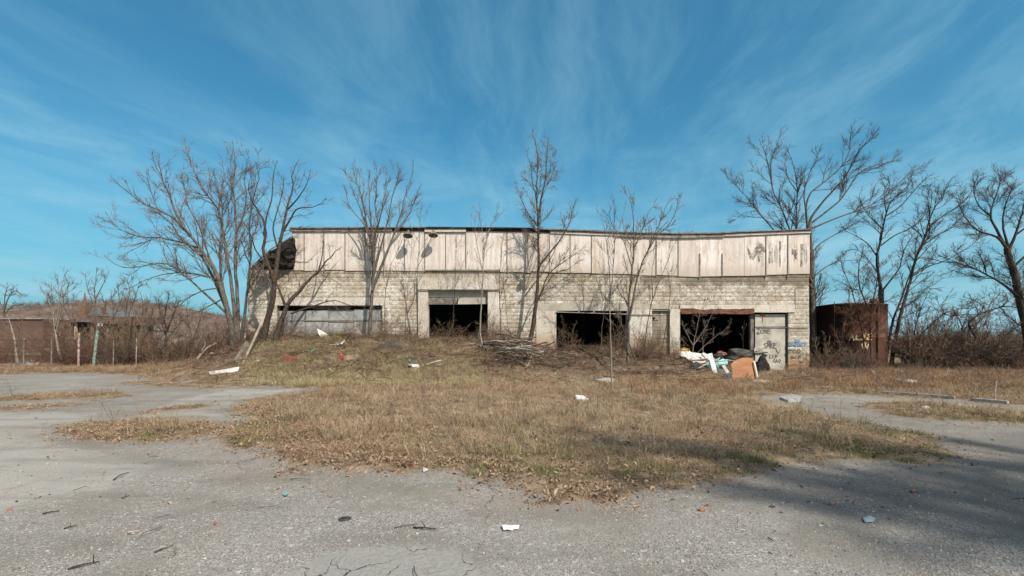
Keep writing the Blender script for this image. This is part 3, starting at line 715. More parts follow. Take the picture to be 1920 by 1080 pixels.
sapling(23, 24.4, [(sink([(783, 625), (781, 540), (785, 470), (788, 420), (792, 380)]), .026, .005), ([(783, 500), (800, 470), (815, 440)], .014, .004), ([(786, 455), (772, 430), (765, 410)], .012, .004)],
    'thin sapling beside the left jamb of the first doorway', MAT_BARK_DARK)
sapling(24, 23.8, [(sink([(770, 630), (764, 590), (757, 540), (752, 500)]), .03, .006), ([(764, 588), (776, 560), (778, 520), (781, 500)], .02, .005), ([(757, 540), (745, 515), (740, 490)], .015, .005)],
    'brown forked shrub stem on the mound left of the first doorway', MAT_BARK_DARK, 1.0)
sapling(25, 24.2, [(sink([(938, 650), (939, 600), (936, 540), (940, 480), (944, 430)]), .030, .005), ([(937, 560), (950, 520), (960, 470)], .015, .005)], 'dark sapling before the right jamb of the first doorway', MAT_BARK_DARK)
sapling(26, 24.0, [(sink([(957, 650), (950, 590), (945, 540), (942, 500)]), .022, .005)], 'short thin stem rising behind the driftwood heap', MAT_BARK_GREY)
sapling(27, 23.4, [(sink([(1206, 690), (1212, 620), (1224, 560), (1248, 500), (1262, 462), (1290, 430)]), .034, .006), ([(1224, 560), (1222, 510), (1230, 470)], .02, .005)],
    'sapling leaning right across the pier between the two right-hand doorways', MAT_BARK_DARK)
sapling(28, 23.7, [(sink([(1235, 688), (1248, 620), (1256, 560), (1258, 520), (1264, 480)]), .026, .005), ([(1250, 610), (1262, 570), (1278, 540)], .015, .005)], 'upright sapling before the blocked opening', MAT_BARK_DARK)
sapling(29, 23.2, [(sink([(1130, 690), (1128, 620), (1135, 560), (1132, 500), (1126, 450)]), .026, .005), ([(1130, 560), (1118, 520), (1110, 480)], .015, .005)], 'thin stem before the right half of the middle doorway', MAT_BARK_GREY)
sapling(30, 24.2, [(sink([(1298, 690), (1300, 650), (1306, 620), (1312, 590), (1322, 560)]), .032, .006), ([(1300, 648), (1322, 615), (1335, 590), (1350, 575)], .02, .005), ([(1301, 650), (1285, 620), (1278, 600)], .022, .006),
    ([(1305, 665), (1330, 640), (1355, 622), (1370, 605)], .018, .005), ([(1318, 662), (1318, 640), (1314, 625)], .02, .006)], 'pale many-branched bush growing in the right-hand doorway', MAT_BARK_PALE, 1.5, (30, 60))
sapling(31, 25.0, [(sink([(1394, 664), (1393, 630), (1396, 600)]), .016, .004)], 'thin dark stem rising from the tarpaulin in the right-hand doorway', MAT_BARK_DARK)
sapling(32, 23.9, [(sink([(722, 625), (722, 560), (730, 510), (745, 470), (760, 440)]), .024, .005)], 'thin stem leaning right beside the fan-shaped tree', MAT_BARK_GREY)

# trees behind the right end of the building
d = 28.2
T = Tree(17).limbs_px(d, [
    (sink([(1527, 692), (1524, 600), (1521, 500), (1517, 440), (1517, 418)]), .22, .15),
    ([(1517, 425), (1521, 408), (1545, 376), (1568, 350), (1587, 328), (1605, 290), (1632, 262), (1649, 238)], .085, .010),
    ([(1517, 440), (1511, 396), (1518, 365), (1540, 345), (1565, 325), (1583, 305), (1594, 275), (1597, 233)], .075, .009),
    ([(1521, 500), (1498, 450), (1493, 400), (1495, 360), (1490, 320), (1481, 290), (1475, 276)], .08, .009),
    ([(1522, 530), (1485, 440), (1465, 390), (1450, 360), (1445, 330), (1440, 300), (1432, 280), (1424, 260)], .08, .009),
    ([(1447, 342), (1446, 305), (1455, 275), (1466, 250)], .03, .008),
    ([(1522, 540), (1480, 465), (1445, 425), (1420, 395), (1400, 370), (1380, 350), (1361, 330)], .07, .009),
    ([(1518, 420), (1545, 400), (1580, 370), (1615, 320), (1670, 304), (1693, 280)], .06, .009),
    ([(1519, 430), (1560, 412), (1620, 390), (1660, 368), (1690, 340), (1717, 312)], .055, .009),
    ([(1521, 475), (1540, 455), (1575, 435), (1625, 405), (1662, 380)], .045, .009),
    ([(1523, 522), (1545, 503), (1572, 490), (1620, 487)], .045, .009),
    ([(1511, 396), (1508, 360), (1520, 320), (1530, 300), (1538, 275)], .045, .008),
    ([(1495, 360), (1478, 335), (1472, 310), (1474, 282)], .03, .008),
    ([(1420, 395), (1395, 400), (1375, 415)], .02, .008),
], .3).grow(1.1, .32, (20, 42), .10, (.25, .6), (.4, 1.9), twr=.0052)
tree('broad_tree', Vector((W(1525, 690, d).x, d, 0)), T, 'broad bare tree spreading above the roof behind the right end of the building', m2=MAT_TWIG_DK)
d = 28.8
T = Tree(18).limbs_px(d, [
    (sink([(1648, 698), (1650, 640), (1651, 580), (1652, 543)]), .19, .14),
    ([(1652, 545), (1644, 488), (1650, 456), (1655, 428), (1661, 403), (1674, 374), (1705, 346), (1712, 318)], .10, .009),
    ([(1652, 548), (1686, 503), (1691, 480), (1702, 455), (1722, 430)], .06, .009),
    ([(1644, 480), (1625, 455), (1600, 440), (1580, 430)], .045, .008), ([(1655, 430), (1630, 405), (1617, 385), (1611, 368)], .04, .008),
    ([(1661, 405), (1690, 385), (1720, 350), (1746, 328)], .045, .008), ([(1648, 515), (1630, 490), (1610, 470), (1590, 468)], .04, .008),
    ([(1652, 460), (1680, 440), (1712, 425), (1740, 395)], .045, .008), ([(1662, 400), (1658, 370), (1668, 345), (1664, 330)], .03, .008),
], .3).grow(1.0, .34, (22, 50), .08, (.26, .65), (.5, 1.9))
tree('forked_tree', Vector((W(1649, 692, d).x, d, 0)), T, 'dark forked tree right beside the rusty tank', m1=MAT_BARK_GREEN, m2=MAT_TWIG_DK)
d = 27.6
T = Tree(19).limbs_px(d, [
    (sink([(1670, 694), (1678, 640), (1690, 585), (1703, 540), (1712, 505), (1722, 470), (1735, 440), (1745, 400), (1765, 375), (1776, 345), (1791, 328)]), .13, .009),
    (sink([(1658, 694), (1672, 610), (1690, 560), (1702, 528), (1715, 490), (1730, 460)]), .10, .02),
    ([(1735, 440), (1748, 420), (1775, 400), (1800, 385), (1830, 350)], .05, .008), ([(1730, 460), (1760, 440), (1790, 420), (1815, 395)], .045, .008),
    ([(1722, 470), (1742, 440), (1742, 400), (1740, 370), (1746, 342)], .045, .008), ([(1708, 520), (1740, 500), (1780, 485), (1820, 460), (1850, 430)], .04, .008),
    ([(1690, 580), (1700, 555), (1730, 545), (1770, 520)], .03, .008),
], .3).grow(1.05, .36, (22, 50), .08, (.26, .65), (.5, 1.8))
tree('leaning_twin_tree', Vector((W(1666, 694, d).x, d, 0)), T, 'two dark trunks leaning right from one foot, beyond the tank', trunks=2, m1=MAT_BARK_DARK, m2=MAT_TWIG_DK)
d = 24.0
T = Tree(20).limbs_px(d, [
    (sink([(1938, 700), (1925, 620), (1914, 570), (1905, 520), (1893, 482), (1888, 465)]), .21, .13),
    ([(1889, 468), (1870, 445), (1830, 430), (1805, 400), (1795, 368)], .075, .009), ([(1889, 470), (1868, 430), (1857, 405), (1865, 375), (1876, 340), (1870, 318)], .075, .009),
    ([(1891, 470), (1904, 440), (1916, 400), (1928, 355)], .08, .009), ([(1890, 462), (1880, 420), (1886, 380), (1906, 335)], .06, .009),
    ([(1914, 566), (1890, 540), (1850, 515), (1810, 497), (1770, 490), (1715, 480)], .07, .009), ([(1905, 440), (1930, 420), (1960, 380)], .05, .009), ([(1857, 405), (1835, 385), (1825, 355), (1832, 330)], .04, .009),
    ([(1900, 500), (1935, 470), (1985, 440), (2010, 390)], .07, .009),
], .3).grow(2.0, .28, (22, 48), .09, (.22, .55), (.4, 1.7), twr=.0045)
tree('dense_crowned_tree', Vector((W(1938, 700, d).x, d, 0)), T, 'thick trunked tree with a dense twiggy crown at the right edge', m1=MAT_BARK_DARK, m2=MAT_TWIG_DK)
d = 26.5
T = Tree(33).limbs_px(d, [(sink([(1847, 700), (1842, 665), (1832, 637), (1819, 615), (1818, 604), (1834, 590), (1856, 582), (1882, 575), (1925, 579)]), .10, .02),
    ([(1834, 590), (1812, 590), (1790, 588)], .03, .01), ([(1850, 584), (1838, 570), (1822, 560)], .03, .008), ([(1880, 575), (1890, 560), (1880, 545)], .03, .008)], .2).grow(1.6, .3, (35, 75), .02, (.2, .5), (.4, 1.3), wig=.2)
tree('crooked_thicket_tree', Vector((W(1847, 700, d).x, d, 0)), T, 'crooked dark tree bending over to the right in the right-hand thicket', m1=MAT_BARK_DARK, m2=MAT_BRUSH)
d = 27.0
T = Tree(34).limbs_px(d, [(sink([(1800, 700), (1800, 650), (1805, 627), (1801, 605), (1791, 588), (1786, 575)]), .085, .01), ([(1805, 625), (1812, 612), (1825, 600)], .03, .008)], .2).grow(1.5, .3, (35, 75), .02, (.2, .5), (.4, 1.2), wig=.2)
tree('mossy_thicket_tree', Vector((W(1800, 700, d).x, d, 0)), T, 'short mossy stemmed tree in the middle of the right-hand thicket', m1=MAT_BARK_GREEN, m2=MAT_BRUSH)
d = 26.0
T = Tree(35).limbs_px(d, [(sink([(1690, 690), (1694, 668), (1710, 648), (1742, 612), (1767, 590), (1793, 580), (1830, 577)]), .06, .012), ([(1694, 668), (1730, 642), (1764, 634), (1775, 622)], .045, .01), ([(1767, 590), (1800, 592), (1832, 596)], .025, .008),
    ([(1710, 648), (1720, 600), (1735, 560), (1745, 540)], .03, .008)], .2).grow(1.5, .25, (35, 75), .03, (.2, .5), (.4, 1.3), wig=.2)
tree('arching_tree', Vector((W(1690, 690, d).x, d, 0)), T, 'low arching tree with bowed stems left of the right-hand thicket', m1=MAT_BARK_DARK, m2=MAT_BRUSH)
d = 27.5
T = Tree(36).limbs_px(d, [(sink([(1585, 690), (1575, 620), (1560, 560), (1545, 520), (1535, 490)]), .06, .01), (sink([(1592, 690), (1590, 600), (1600, 540), (1604, 500), (1598, 465)]), .06, .01), ([(1590, 590), (1570, 540), (1572, 500), (1580, 470)], .05, .01),
    (sink([(1545, 690), (1540, 630), (1550, 590), (1580, 570)]), .05, .012), ([(1600, 545), (1620, 520), (1640, 500)], .03, .008)], .2).grow(1.5, .25, (28, 60), .05, (.2, .5), (.4, 1.5), twr=.005)
T.l0 = [(P + np.array([0, -1.7, 0]), R) for P, R in T.l0]
for nm in 'ABC': setattr(T, nm, (getattr(T, nm)[0] + np.array([0, -1.7, 0]), getattr(T, nm)[1]))
tree('tangled_tree', Vector((W(1585, 690, d).x, d - 1.7, 0)), T, 'tangled many-stemmed small tree in front of the rusty tank', trunks=2, m1=MAT_BARK_DARK, m2=MAT_BRUSH_RED)

# left background trees
def farTree(seed, d, limbs, label, m1=None, m2=None, dens=.8, name='bare_tree', tw=.007, l1=(.4, 1.6), **k):
    T = Tree(seed).limbs_px(d, limbs, .3).grow(dens, .3, (22, 48), .08, (.3, .7), l1, twr=tw, **k)
    q = W(*limbs[0][0][0], d); return tree(name, Vector((q.x, d, 0)), T, label, m1=m1, m2=m2, group='bare trees behind the left fence')
farTree(41, 30, [(sink([(34, 690), (30, 660), (28, 640), (20, 610), (14, 590)]), .11, .02), ([(29, 650), (36, 620), (42, 595)], .04, .01)], 'knobbly thin trunk at the far left before the brown brick building', MAT_BARK_PALE)
farTree(42, 31, [(sink([(118, 690), (110, 660), (105, 630), (100, 595), (98, 555), (96, 530)]), .10, .012), ([(103, 612), (111, 570), (108, 520)], .05, .01), ([(106, 620), (118, 565), (130, 528)], .05, .01), ([(101, 600), (88, 560), (75, 538)], .04, .01), ([(112, 560), (116, 535), (122, 512)], .03, .01)],
    'pale leaning tree with an upright fan crown left of the fence posts', MAT_BARK_PALE)
farTree(43, 44, [(sink([(186, 690), (183, 640), (180, 590), (178, 545), (182, 505)]), .12, .014), ([(180, 580), (165, 545), (160, 515)], .06, .012), ([(179, 560), (195, 530), (205, 508)], .06, .012), ([(180, 600), (200, 570), (220, 545)], .05, .012)],
    'bare tree rising just right of the church spire', dens=.7, tw=.009)
farTree(44, 36, [(sink([(212, 690), (208, 640), (212, 590), (208, 545)]), .08, .012), ([(210, 600), (225, 570), (232, 545)], .05, .012), ([(209, 620), (198, 580), (192, 555)], .04, .012)], 'thin bare tree between the church and the big spreading tree', dens=.8, tw=.008)
farTree(45, 33, [(sink([(313, 692), (311, 645), (312, 612), (302, 590), (296, 560)]), .15, .014), ([(312, 622), (325, 590), (336, 562)], .08, .012), ([(311, 640), (330, 615), (350, 590)], .06, .012), ([(308, 602), (312, 575), (318, 550)], .05, .012), ([(312, 630), (290, 605), (275, 585)], .05, .012)],
    'dark stocky bare tree before the graffitied white wall', MAT_BARK_DARK, MAT_TWIG_DK, 1.2)
farTree(46, 34, [(sink([(256, 690), (262, 650), (266, 610), (268, 575), (264, 545)]), .08, .012), ([(264, 630), (280, 600), (290, 570)], .05, .01), ([(266, 612), (250, 585), (240, 560)], .05, .01)], 'grey bare tree behind the fence, right of the slanting pole', dens=1.1)
farTree(47, 62, [(sink([(-2, 680), (4, 640), (8, 600), (6, 570)]), .2, .05), ([(6, 590), (15, 560), (28, 545), (42, 555)], .10, .02), ([(6, 580), (-5, 555), (-14, 540)], .1, .02), ([(8, 575), (10, 550), (18, 533)], .09, .02), ([(8, 590), (22, 575), (40, 572)], .08, .02)],
    'flat-topped bare tree beyond the brown building at the far left', dens=.75, tw=.013, l1=(.8, 2.6))
farTree(48, 40, [(sink([(130, 690), (132, 640), (130, 590), (126, 550), (130, 530)]), .06, .012), ([(131, 600), (120, 570), (116, 545)], .04, .012)], 'slim bare tree before the dark shed, left of the spire', dens=.8, tw=.009)
farTree(49, 38, [(sink([(238, 690), (240, 640), (236, 590), (242, 550), (238, 520)]), .07, .012), ([(238, 600), (252, 560), (262, 530)], .045, .012), ([(237, 590), (224, 560), (222, 535)], .04, .012)], 'slim upright bare tree behind the slanting pole', dens=.9, tw=.009)
farTree(50, 35, [(sink([(370, 690), (362, 640), (352, 600), (350, 570)]), .07, .012), ([(362, 640), (375, 600), (382, 575)], .05, .012), ([(356, 615), (335, 590), (325, 570)], .04, .012)], 'low bare tree under the branches of the big spreading tree', MAT_BARK_DARK, dens=1.2)

# the big tree outside the picture on the right whose shadow falls on the lot
T = Tree(60)
def l3(pts, r0, r1): T.l0.append((resample([Vector(q) for q in pts], 20), r0 + (r1 - r0) * np.linspace(0, 1, 20) ** .8))
tx, ty = 18.2, -13.9
def l4(pts, r0, r1): r1 *= .8; r0 *= .62; l3([(tx + a * 1.25, ty + b_ * 1.25, c * 1.42) for a, b_, c in pts], r0, r1)
l4([(0, 0, -.2), (.05, 0, 4), (0, 0, 9)], .70, .50)
l4([(0, 0, 8.8), (-.2, .1, 13), (-.1, 0, 17), (-.5, .3, 20.5)], .44, .10)
l4([(0, 0, 9), (.6, .9, 13), (1.6, 1.4, 16), (1.3, 1.7, 19.5)], .36, .09)
l4([(0, 0, 8), (1.6, .4, 11.5), (3.0, .6, 14.5), (3.6, 1.2, 18)], .34, .09)
l4([(0, 0, 9), (-.8, 1.0, 12), (-.9, 1.6, 15.5), (-1.2, 2.0, 18.5)], .30, .07)
l4([(0, 0, 9.5), (.3, -1.6, 13), (.8, -2.4, 17)], .30, .07)
l4([(.6, .9, 13), (.9, 2.2, 15), (2.2, 3.2, 17.5)], .22, .06)
T.grow(.72, .3, (25, 55), .07, (.5, 1.2), (1.0, 4.5), twr=.016)
tree('shade_tree', Vector((tx, ty, 0)), T, 'big bare tree beside the lot, outside the picture on the right')

# ------------------------------------------------------------------ brush
def shrub_mesh(seed, h, spread, stems, dens=1.0, droop=0.04, name='brush_shrub', twr=.006, ang=(20, 55), rs=.65):
    rng = np.random.default_rng(seed); P = np.empty((stems, 9, 3))
    for i in range(stems):
        a = rng.uniform(0, 6.283); r = abs(rng.normal(0, .12 * spread)); p = np.array([r * math.cos(a), r * math.sin(a), -.08])
        d0 = np.array([math.cos(a) * rng.uniform(.1, .8), math.sin(a) * rng.uniform(.1, .8), 1.0]); d0 /= np.linalg.norm(d0)
        L = h * rng.uniform(.55, 1.15)
        for k in range(9):
            P[i, k] = p; p = p + d0 * L / 8; d0 = d0 + rng.normal(size=3) * .11 + np.array([math.cos(a), math.sin(a), 0]) * .05 * spread - np.array([0, 0, droop]) * k / 4; d0 /= np.linalg.norm(d0)
    R = np.linspace(1, .3, 9)[None] * rng.uniform(.010, .026, stems)[:, None] * rs
    A = children(P, R, rng, .26 / dens, .15, .38, .2, h * .5, ang, .05, 6, .65, .14, twr * 1.2)
    B = children(*A, rng, .16 / dens, .1, .5, .12, .45, ang, .03, 4, .65, .14, twr)
    V, f, o = [], [], 0
    for (p, r), sd in (((P, R), 4), (A, 3), (B, 3)):
        v, q = tubes(p, r, sd); V.append(v); f.append(q + o); o += len(v)
    return npmesh(name, np.concatenate(V), np.concatenate(f))
SHRUBS = [shrub_mesh(70 + i, *a) for i, a in enumerate([(2.2, 1, 14), (1.7, 1.5, 18), (2.8, .8, 12), (1.3, 1.6, 22, 1.3, .1), (2.0, 1.4, 20, 1.2, .08), (0.8, 1.5, 16, 1.5, .1)])]
for m_, k in zip(SHRUBS, (MAT_BRUSH, MAT_BRUSH_RED, MAT_BRUSH, MAT_BRUSH_RED, MAT_TWIG_DK, MAT_BRUSH)): m_.materials.append(k)
def brush(x, y, k, sc, label, group, rz=None, name='brush_shrub'):
    o = bpy.data.objects.new(name, SHRUBS[k]); COL.objects.link(o)
    o.location = (x, y, hz(x, y)); o.rotation_euler.z = random.uniform(0, 6.28) if rz is None else rz; o.scale = (sc, sc, sc * random.uniform(.85, 1.15))
    return tag(o, label, 'shrub', group)
rb = random.Random(5)
KIND = ['tall upright brown', 'spreading reddish brown', 'tall thin brown', 'low drooping reddish', 'dark grey spreading', 'small wiry']
REAR = []                                                # the rows behind, which read as one mass
def lay(n, pxs, ys, kinds, scs, marks, tail, group, skip=None):
    """shrubs of one thicket; each is described by its kind and by the landmark it stands at"""
    for i in range(n):
        y = rb.uniform(*ys); px = rb.uniform(*pxs); k = rb.choice(kinds); sc = rb.uniform(*scs)
        if skip and skip(px, rb): continue
        q = W(px, 690, y)
        if ys[1] - ys[0] > 3 and y > ys[0] + (ys[1] - ys[0]) * .62: REAR.append((q.x, y, hz(q.x, y), sc)); continue
        m_ = [t for e, t in marks if px <= e][0]
        brush(q.x, y, k, sc, f'{KIND[k]} shrub {m_}{tail}' + ('' if ys[1] - ys[0] < 3 else ' in the front row' if y < ys[0] + (ys[1] - ys[0]) * .3 else ' in the middle rows'), group)
FM = [(118, 'before the open shed'), (150, 'behind the red and white fence post'), (185, 'behind the green fence post'), (232, 'right of the green post'), (275, 'behind the slanting pole'), (325, 'by the stocky dark tree'), (372, 'left of the graffitied wall'), (999, 'before the graffitied wall')]
lay(110, (100, 440), (30, 36), [0, 1, 2, 3, 4], (.8, 1.3), FM, '', 'brush behind the left fence')
lay(44, (-40, 140), (30.2, 36), [1, 3, 5, 2], (.5, .95), [(40, 'before the brick building at the left edge'), (999, 'left of the red and white post')], '', 'low brush at the far left')
TM = [(1700, 'right of the tank'), (1760, 'under the arching tree'), (1820, 'round the mossy stem'), (1875, 'round the crooked thicket tree'), (1930, 'left of the dense-crowned trunk'), (9999, 'beyond the right edge trunk')]
lay(84, (1690, 1985), (25.0, 34), [0, 4, 3, 4, 1, 4], (.85, 1.35), TM, '', 'thicket right of the tank', lambda p, r: abs(p - 1690) < 30 and r.random() < .7)
lay(14, (1535, 1660), (24.4, 26.0), [0, 1, 4], (.5, .9), [(1595, 'before the shaded half of the tank'), (999999, 'before the rusty half of the tank')], '', 'shrubs at the foot of the tank')
lay(7, (1185, 1290), (23.4, 25.0), [5, 1, 0], (.4, .7), [(1222, 'before the white pier'), (1258, 'before the blocked opening'), (9999, 'before the narrow pier')], '', 'shrubs at the foot of the wall')
lay(2, (1040, 1185), (23.4, 25.0), [5, 1], (.35, .6), [(9999, 'on the earth heap of the middle doorway')], '', 'shrubs at the foot of the wall')
lay(5, (770, 960), (23.6, 25.2), [5, 1, 0], (.4, .7), [(803, 'left of the first doorway'), (915, 'in front of the first doorway'), (9999, 'right of the first doorway')], '', 'shrubs at the foot of the wall')
lay(14, (380, 500), (23.0, 26.0), [1, 3, 4], (.5, .95), [(440, 'at the feet of the spreading tree'), (9999, 'at the foot of the crooked tree')], '', 'shrubs round the left trees')
lay(22, (1690, 2010), (25.0, 31), [0, 2], (1.15, 1.7), TM, '', 'thicket right of the tank')
lay(26, (655, 1000), (23.6, 25.15), [2], (.3, .6), [(720, 'before the grey boarding'), (803, 'on the mound left of the first doorway'), (915, 'before the first doorway'), (960, 'beside the driftwood heap'), (9999, 'under the tall slim tree')], '', 'thin stems along the wall', lambda p, r: 803 < p < 915 and r.random() < .6)
lay(22, (1040, 1275), (23.2, 25.15), [2], (.35, .7), [(1105, 'before the left of the middle doorway'), (1180, 'before the right of the middle doorway'), (1222, 'before the wide white pier'), (1256, 'before the infilled opening'), (9999, 'before the slim pier')], '', 'thin stems along the wall', lambda p, r: 1043 < p < 1172 and r.random() < .85)
lay(10, (470, 655), (24.3, 25.2), [2], (.25, .5), [(560, 'below the crooked tree'), (9999, 'below the grey boarding')], '', 'thin stems along the wall')

# ------------------------------------------------------------------ the abandoned garage
XL, XR = (464.5 - CXP) * D / F, (1517 - CXP) * D / F
def X(px): return (px - CXP) * D / F
def Z(py): return EYE - (py - HOR) * D / F
_tx = [540, 745, 900, 1000, 1090, 1180, 1230, 1260, 1300, 1340, 1400, 1460, 1520]; _ty = [428.5, 427.5, 428, 429.8, 433, 436.6, 438.4, 439, 438.8, 437.8, 435.4, 432.8, 430.5]
def TOP(px): return float(np.interp(px, _tx, _ty))
bld = empty('abandoned_garage', Vector((.9, D, 0)), 'long derelict single-storey garage of white painted blocks under pale panels', 'building')
def fbox(name, px0, py0, px1, py1, front, depth, m, jit=0.0, bevel=0.0, parent=None):
    return MB().box(X(px0), X(px1), front, front + depth, Z(py1), Z(py0), jit).build(name, m, parent or bld, bevel=bevel)
OPEN = [(519, 573, 716, 720), (803, 543, 915, 720), (1043, 583, 1175, 720), (1275, 586, 1478, 720), (1222, 583, 1256, 720)]
SKIP = OPEN + [(505, 557, 730, 573), (784, 520, 937, 720), (1005, 568, 1256, 583), (1005, 575, 1043, 720), (1175, 575, 1222, 720), (1256, 578, 1275, 720), (1275, 571, 1490, 586)]
# wall core with the openings left free
core = MB(); zb, zt = -.35, Z(505)
cuts = sorted([(a, c, b) for a, b, c, _ in OPEN]); px = 464.5
for a, c, b in cuts:
    core.box(X(px), X(a), D + .014, D + .32, zb, zt); core.box(X(a) + .001, X(c) - .001, D + .015, D + .319, Z(b), zt - .001); px = c
core.box(X(px), X(1517), D + .014, D + .32, zb, zt)
core.build('wall', MAT_CORE, bld)
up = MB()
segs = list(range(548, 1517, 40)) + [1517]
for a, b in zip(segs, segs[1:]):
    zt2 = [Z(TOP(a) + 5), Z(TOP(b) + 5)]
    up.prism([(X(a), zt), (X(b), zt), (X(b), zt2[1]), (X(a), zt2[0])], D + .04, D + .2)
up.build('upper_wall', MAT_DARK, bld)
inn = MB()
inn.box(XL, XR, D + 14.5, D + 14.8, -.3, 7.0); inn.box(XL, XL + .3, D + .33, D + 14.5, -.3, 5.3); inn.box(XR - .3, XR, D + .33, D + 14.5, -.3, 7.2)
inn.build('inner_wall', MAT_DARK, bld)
rf = MB()
for a, b in zip(segs, segs[1:]):
    rf.prism([(X(a), Z(TOP(a) + 4)), (X(b), Z(TOP(b) + 4)), (X(b), Z(TOP(b) + 1)), (X(a), Z(TOP(a) + 1))], D + .21, D + 14.9)
rf.build('roof', MAT_TAR, bld)
for k in range(6):
    a = 600 + k * 165
    MB().box(X(a), X(a) + .2, D + .35, D + 14.4, Z(TOP(a)) - .62, Z(TOP(a)) - .30).build('roof_beam', MAT_DARK, bld)
for k in range(4):
    MB().box(X(700 + k * 210), X(700 + k * 210) + .28, D + 6, D + 6.28, -.1, 6.6).build('column', MAT_DARK, bld)

# blocks: rock-faced, laid in running bond
BW, BH, GAP = .406, .203, .016
def block_geo(wd, ht, rng, rough=.020):
    xs = np.array([-.5, -.22, .2, .5]) * wd; zs = np.array([-.5, .02, .5]) * ht
    V = []
    for j, z in enumerate(zs):
        for i, x in enumerate(xs):
            edge = i in (0, 3) or j in (0, 2)
            V.append((x + (0 if edge else rng.uniform(-.02, .02)), 0.0 if edge else -rng.uniform(.004, rough), z + (0 if edge else rng.uniform(-.015, .015))))
    per = [0, 1, 2, 3, 7, 11, 10, 9, 8, 4]; b = len(V)
    for k in per: V.append((V[k][0], .03, V[k][2]))
    Fc = [(j * 4 + i, j * 4 + i + 1, (j + 1) * 4 + i + 1, (j + 1) * 4 + i) for j in range(2) for i in range(3)]
    Fc += [(per[k], b + k, b + (k + 1) % 10, per[(k + 1) % 10]) for k in range(10)]
    return np.array(V), np.array(Fc)
rngb = np.random.default_rng(3)
protos = []
for k in range(8):
    v, f = block_geo(BW - .006, BH - GAP, rngb); me = npmesh('block', v, f); me.materials.append(MAT_BLOCK); protos.append(me)
cells = []
nco = int((Z(506) + .1) / BH)
for k in range(nco + 1):
    z0 = Z(506) - (k + 1) * BH; zc = z0 + BH / 2
    if z0 < -.3: break
    blk = sorted([(X(a), X(c)) for a, b, c, d2 in SKIP if Z(d2) < zc < Z(b)])
    x = XL; iv = []
    for a, c in blk:
        if a > x: iv.append((x, a))
        x = max(x, c)
    if x < XR: iv.append((x, XR))
    off = (k % 2) * BW / 2
    for a, b in iv:
        n0 = math.floor((a - XL - off) / BW); q = XL + off + n0 * BW
        while q < b - .02:
            l, r_ = max(q, a), min(q + BW, b)
            if r_ - l > .06: cells.append(((l + r_) / 2, zc, r_ - l))
            q += BW
vis = [c for c in cells if c[1] > hz(c[0], D - .1) - .1]
full = sorted([c for c in vis if c[2] > BW - .01], key=lambda c: -c[0])
single = set(full[:298]); rest = [c for c in vis if c not in single]
for i, c in enumerate(full[:298]):
    o = bpy.data.objects.new('wall_block', protos[i * 5 % 8]); COL.objects.link(o); o.parent = bld
    o.location = (c[0] - .9, rngb.uniform(-.007, .007), c[1]); o.rotation_euler.y = math.pi if i % 3 == 0 else 0
V, Fs, tn, o_ = [], [], [], 0
for c in rest:
    v, f = block_geo(c[2] - .006, BH - GAP, rngb); v = v + np.array([c[0], D + rngb.uniform(-.007, .007), c[1]])
    V.append(v); Fs.append(f + o_); o_ += len(v); tn.append(np.full(len(v), rngb.uniform()))
tag(link('wall_blocks', npmesh('wall_blocks', np.concatenate(V), np.concatenate(Fs), attrs={'tone': np.concatenate(tn)}), MAT_BLOCK, bld), kind='stuff')

# pale panels and battens above
J = [550, 571.5, 608.5, 648, 685, 720.5, 759, 797, 836, 874, 912.5, 951, 990, 1030, 1069, 1109, 1149, 1190, 1230, 1271, 1311, 1353, 1395, 1435, 1476, 1517.5]
bot = lambda p: float(np.interp(p, [550, 700, 900, 1000, 1150, 1250, 1310, 1400, 1520], [507, 507.5, 508.5, 510, 513, 517, 519, 516.5, 514]))
rp = random.Random(9)
for a, b in zip(J, J[1:]):
    g0 = .10 + rp.uniform(0, .12); dy = rp.uniform(-.008, .008); e = rp.uniform(-1.3, 1.4)
    p = [(X(a + g0), Z(bot(a) + e)), (X(b - g0), Z(bot(b) + e + rp.uniform(-.8, .8))), (X(b - g0), Z(TOP(b) + 6.0)), (X(a + g0), Z(TOP(a) + 6.0))]
    if a < 560: p = [(X(551), Z(507)), (X(571.3), Z(507)), (X(571.3), Z(434)), (X(547), Z(434.5)), (X(553), Z(452)), (X(557), Z(470)), (X(552.5), Z(482)), (X(552.5), Z(496))]
    MB().prism(p, D - .05 + dy, D - .028 + dy).build('cladding_panel', MAT_PANEL, bld)
for j in J[1:-1]:
    if j in (1149, 1190, 912.5, 1395): continue
    t0 = TOP(j) + 7; b0 = bot(j) + rp.uniform(0, 3); wd = .03
    if j in (1311, 1353): t0 = 476; wd = .06
    if j in (1435, 1476): b0 += 4; wd = .05
    if j == 1271: wd = .02
    MB().box(X(j) - wd / 2, X(j) + wd / 2, D - .085, D - .052, Z(b0), Z(t0), .003).build('batten', MAT_BATTEN, bld)
fbox('ledge_strip', 797, 505.2, 938, 507.5, D - .10, .06, MAT_CONC)
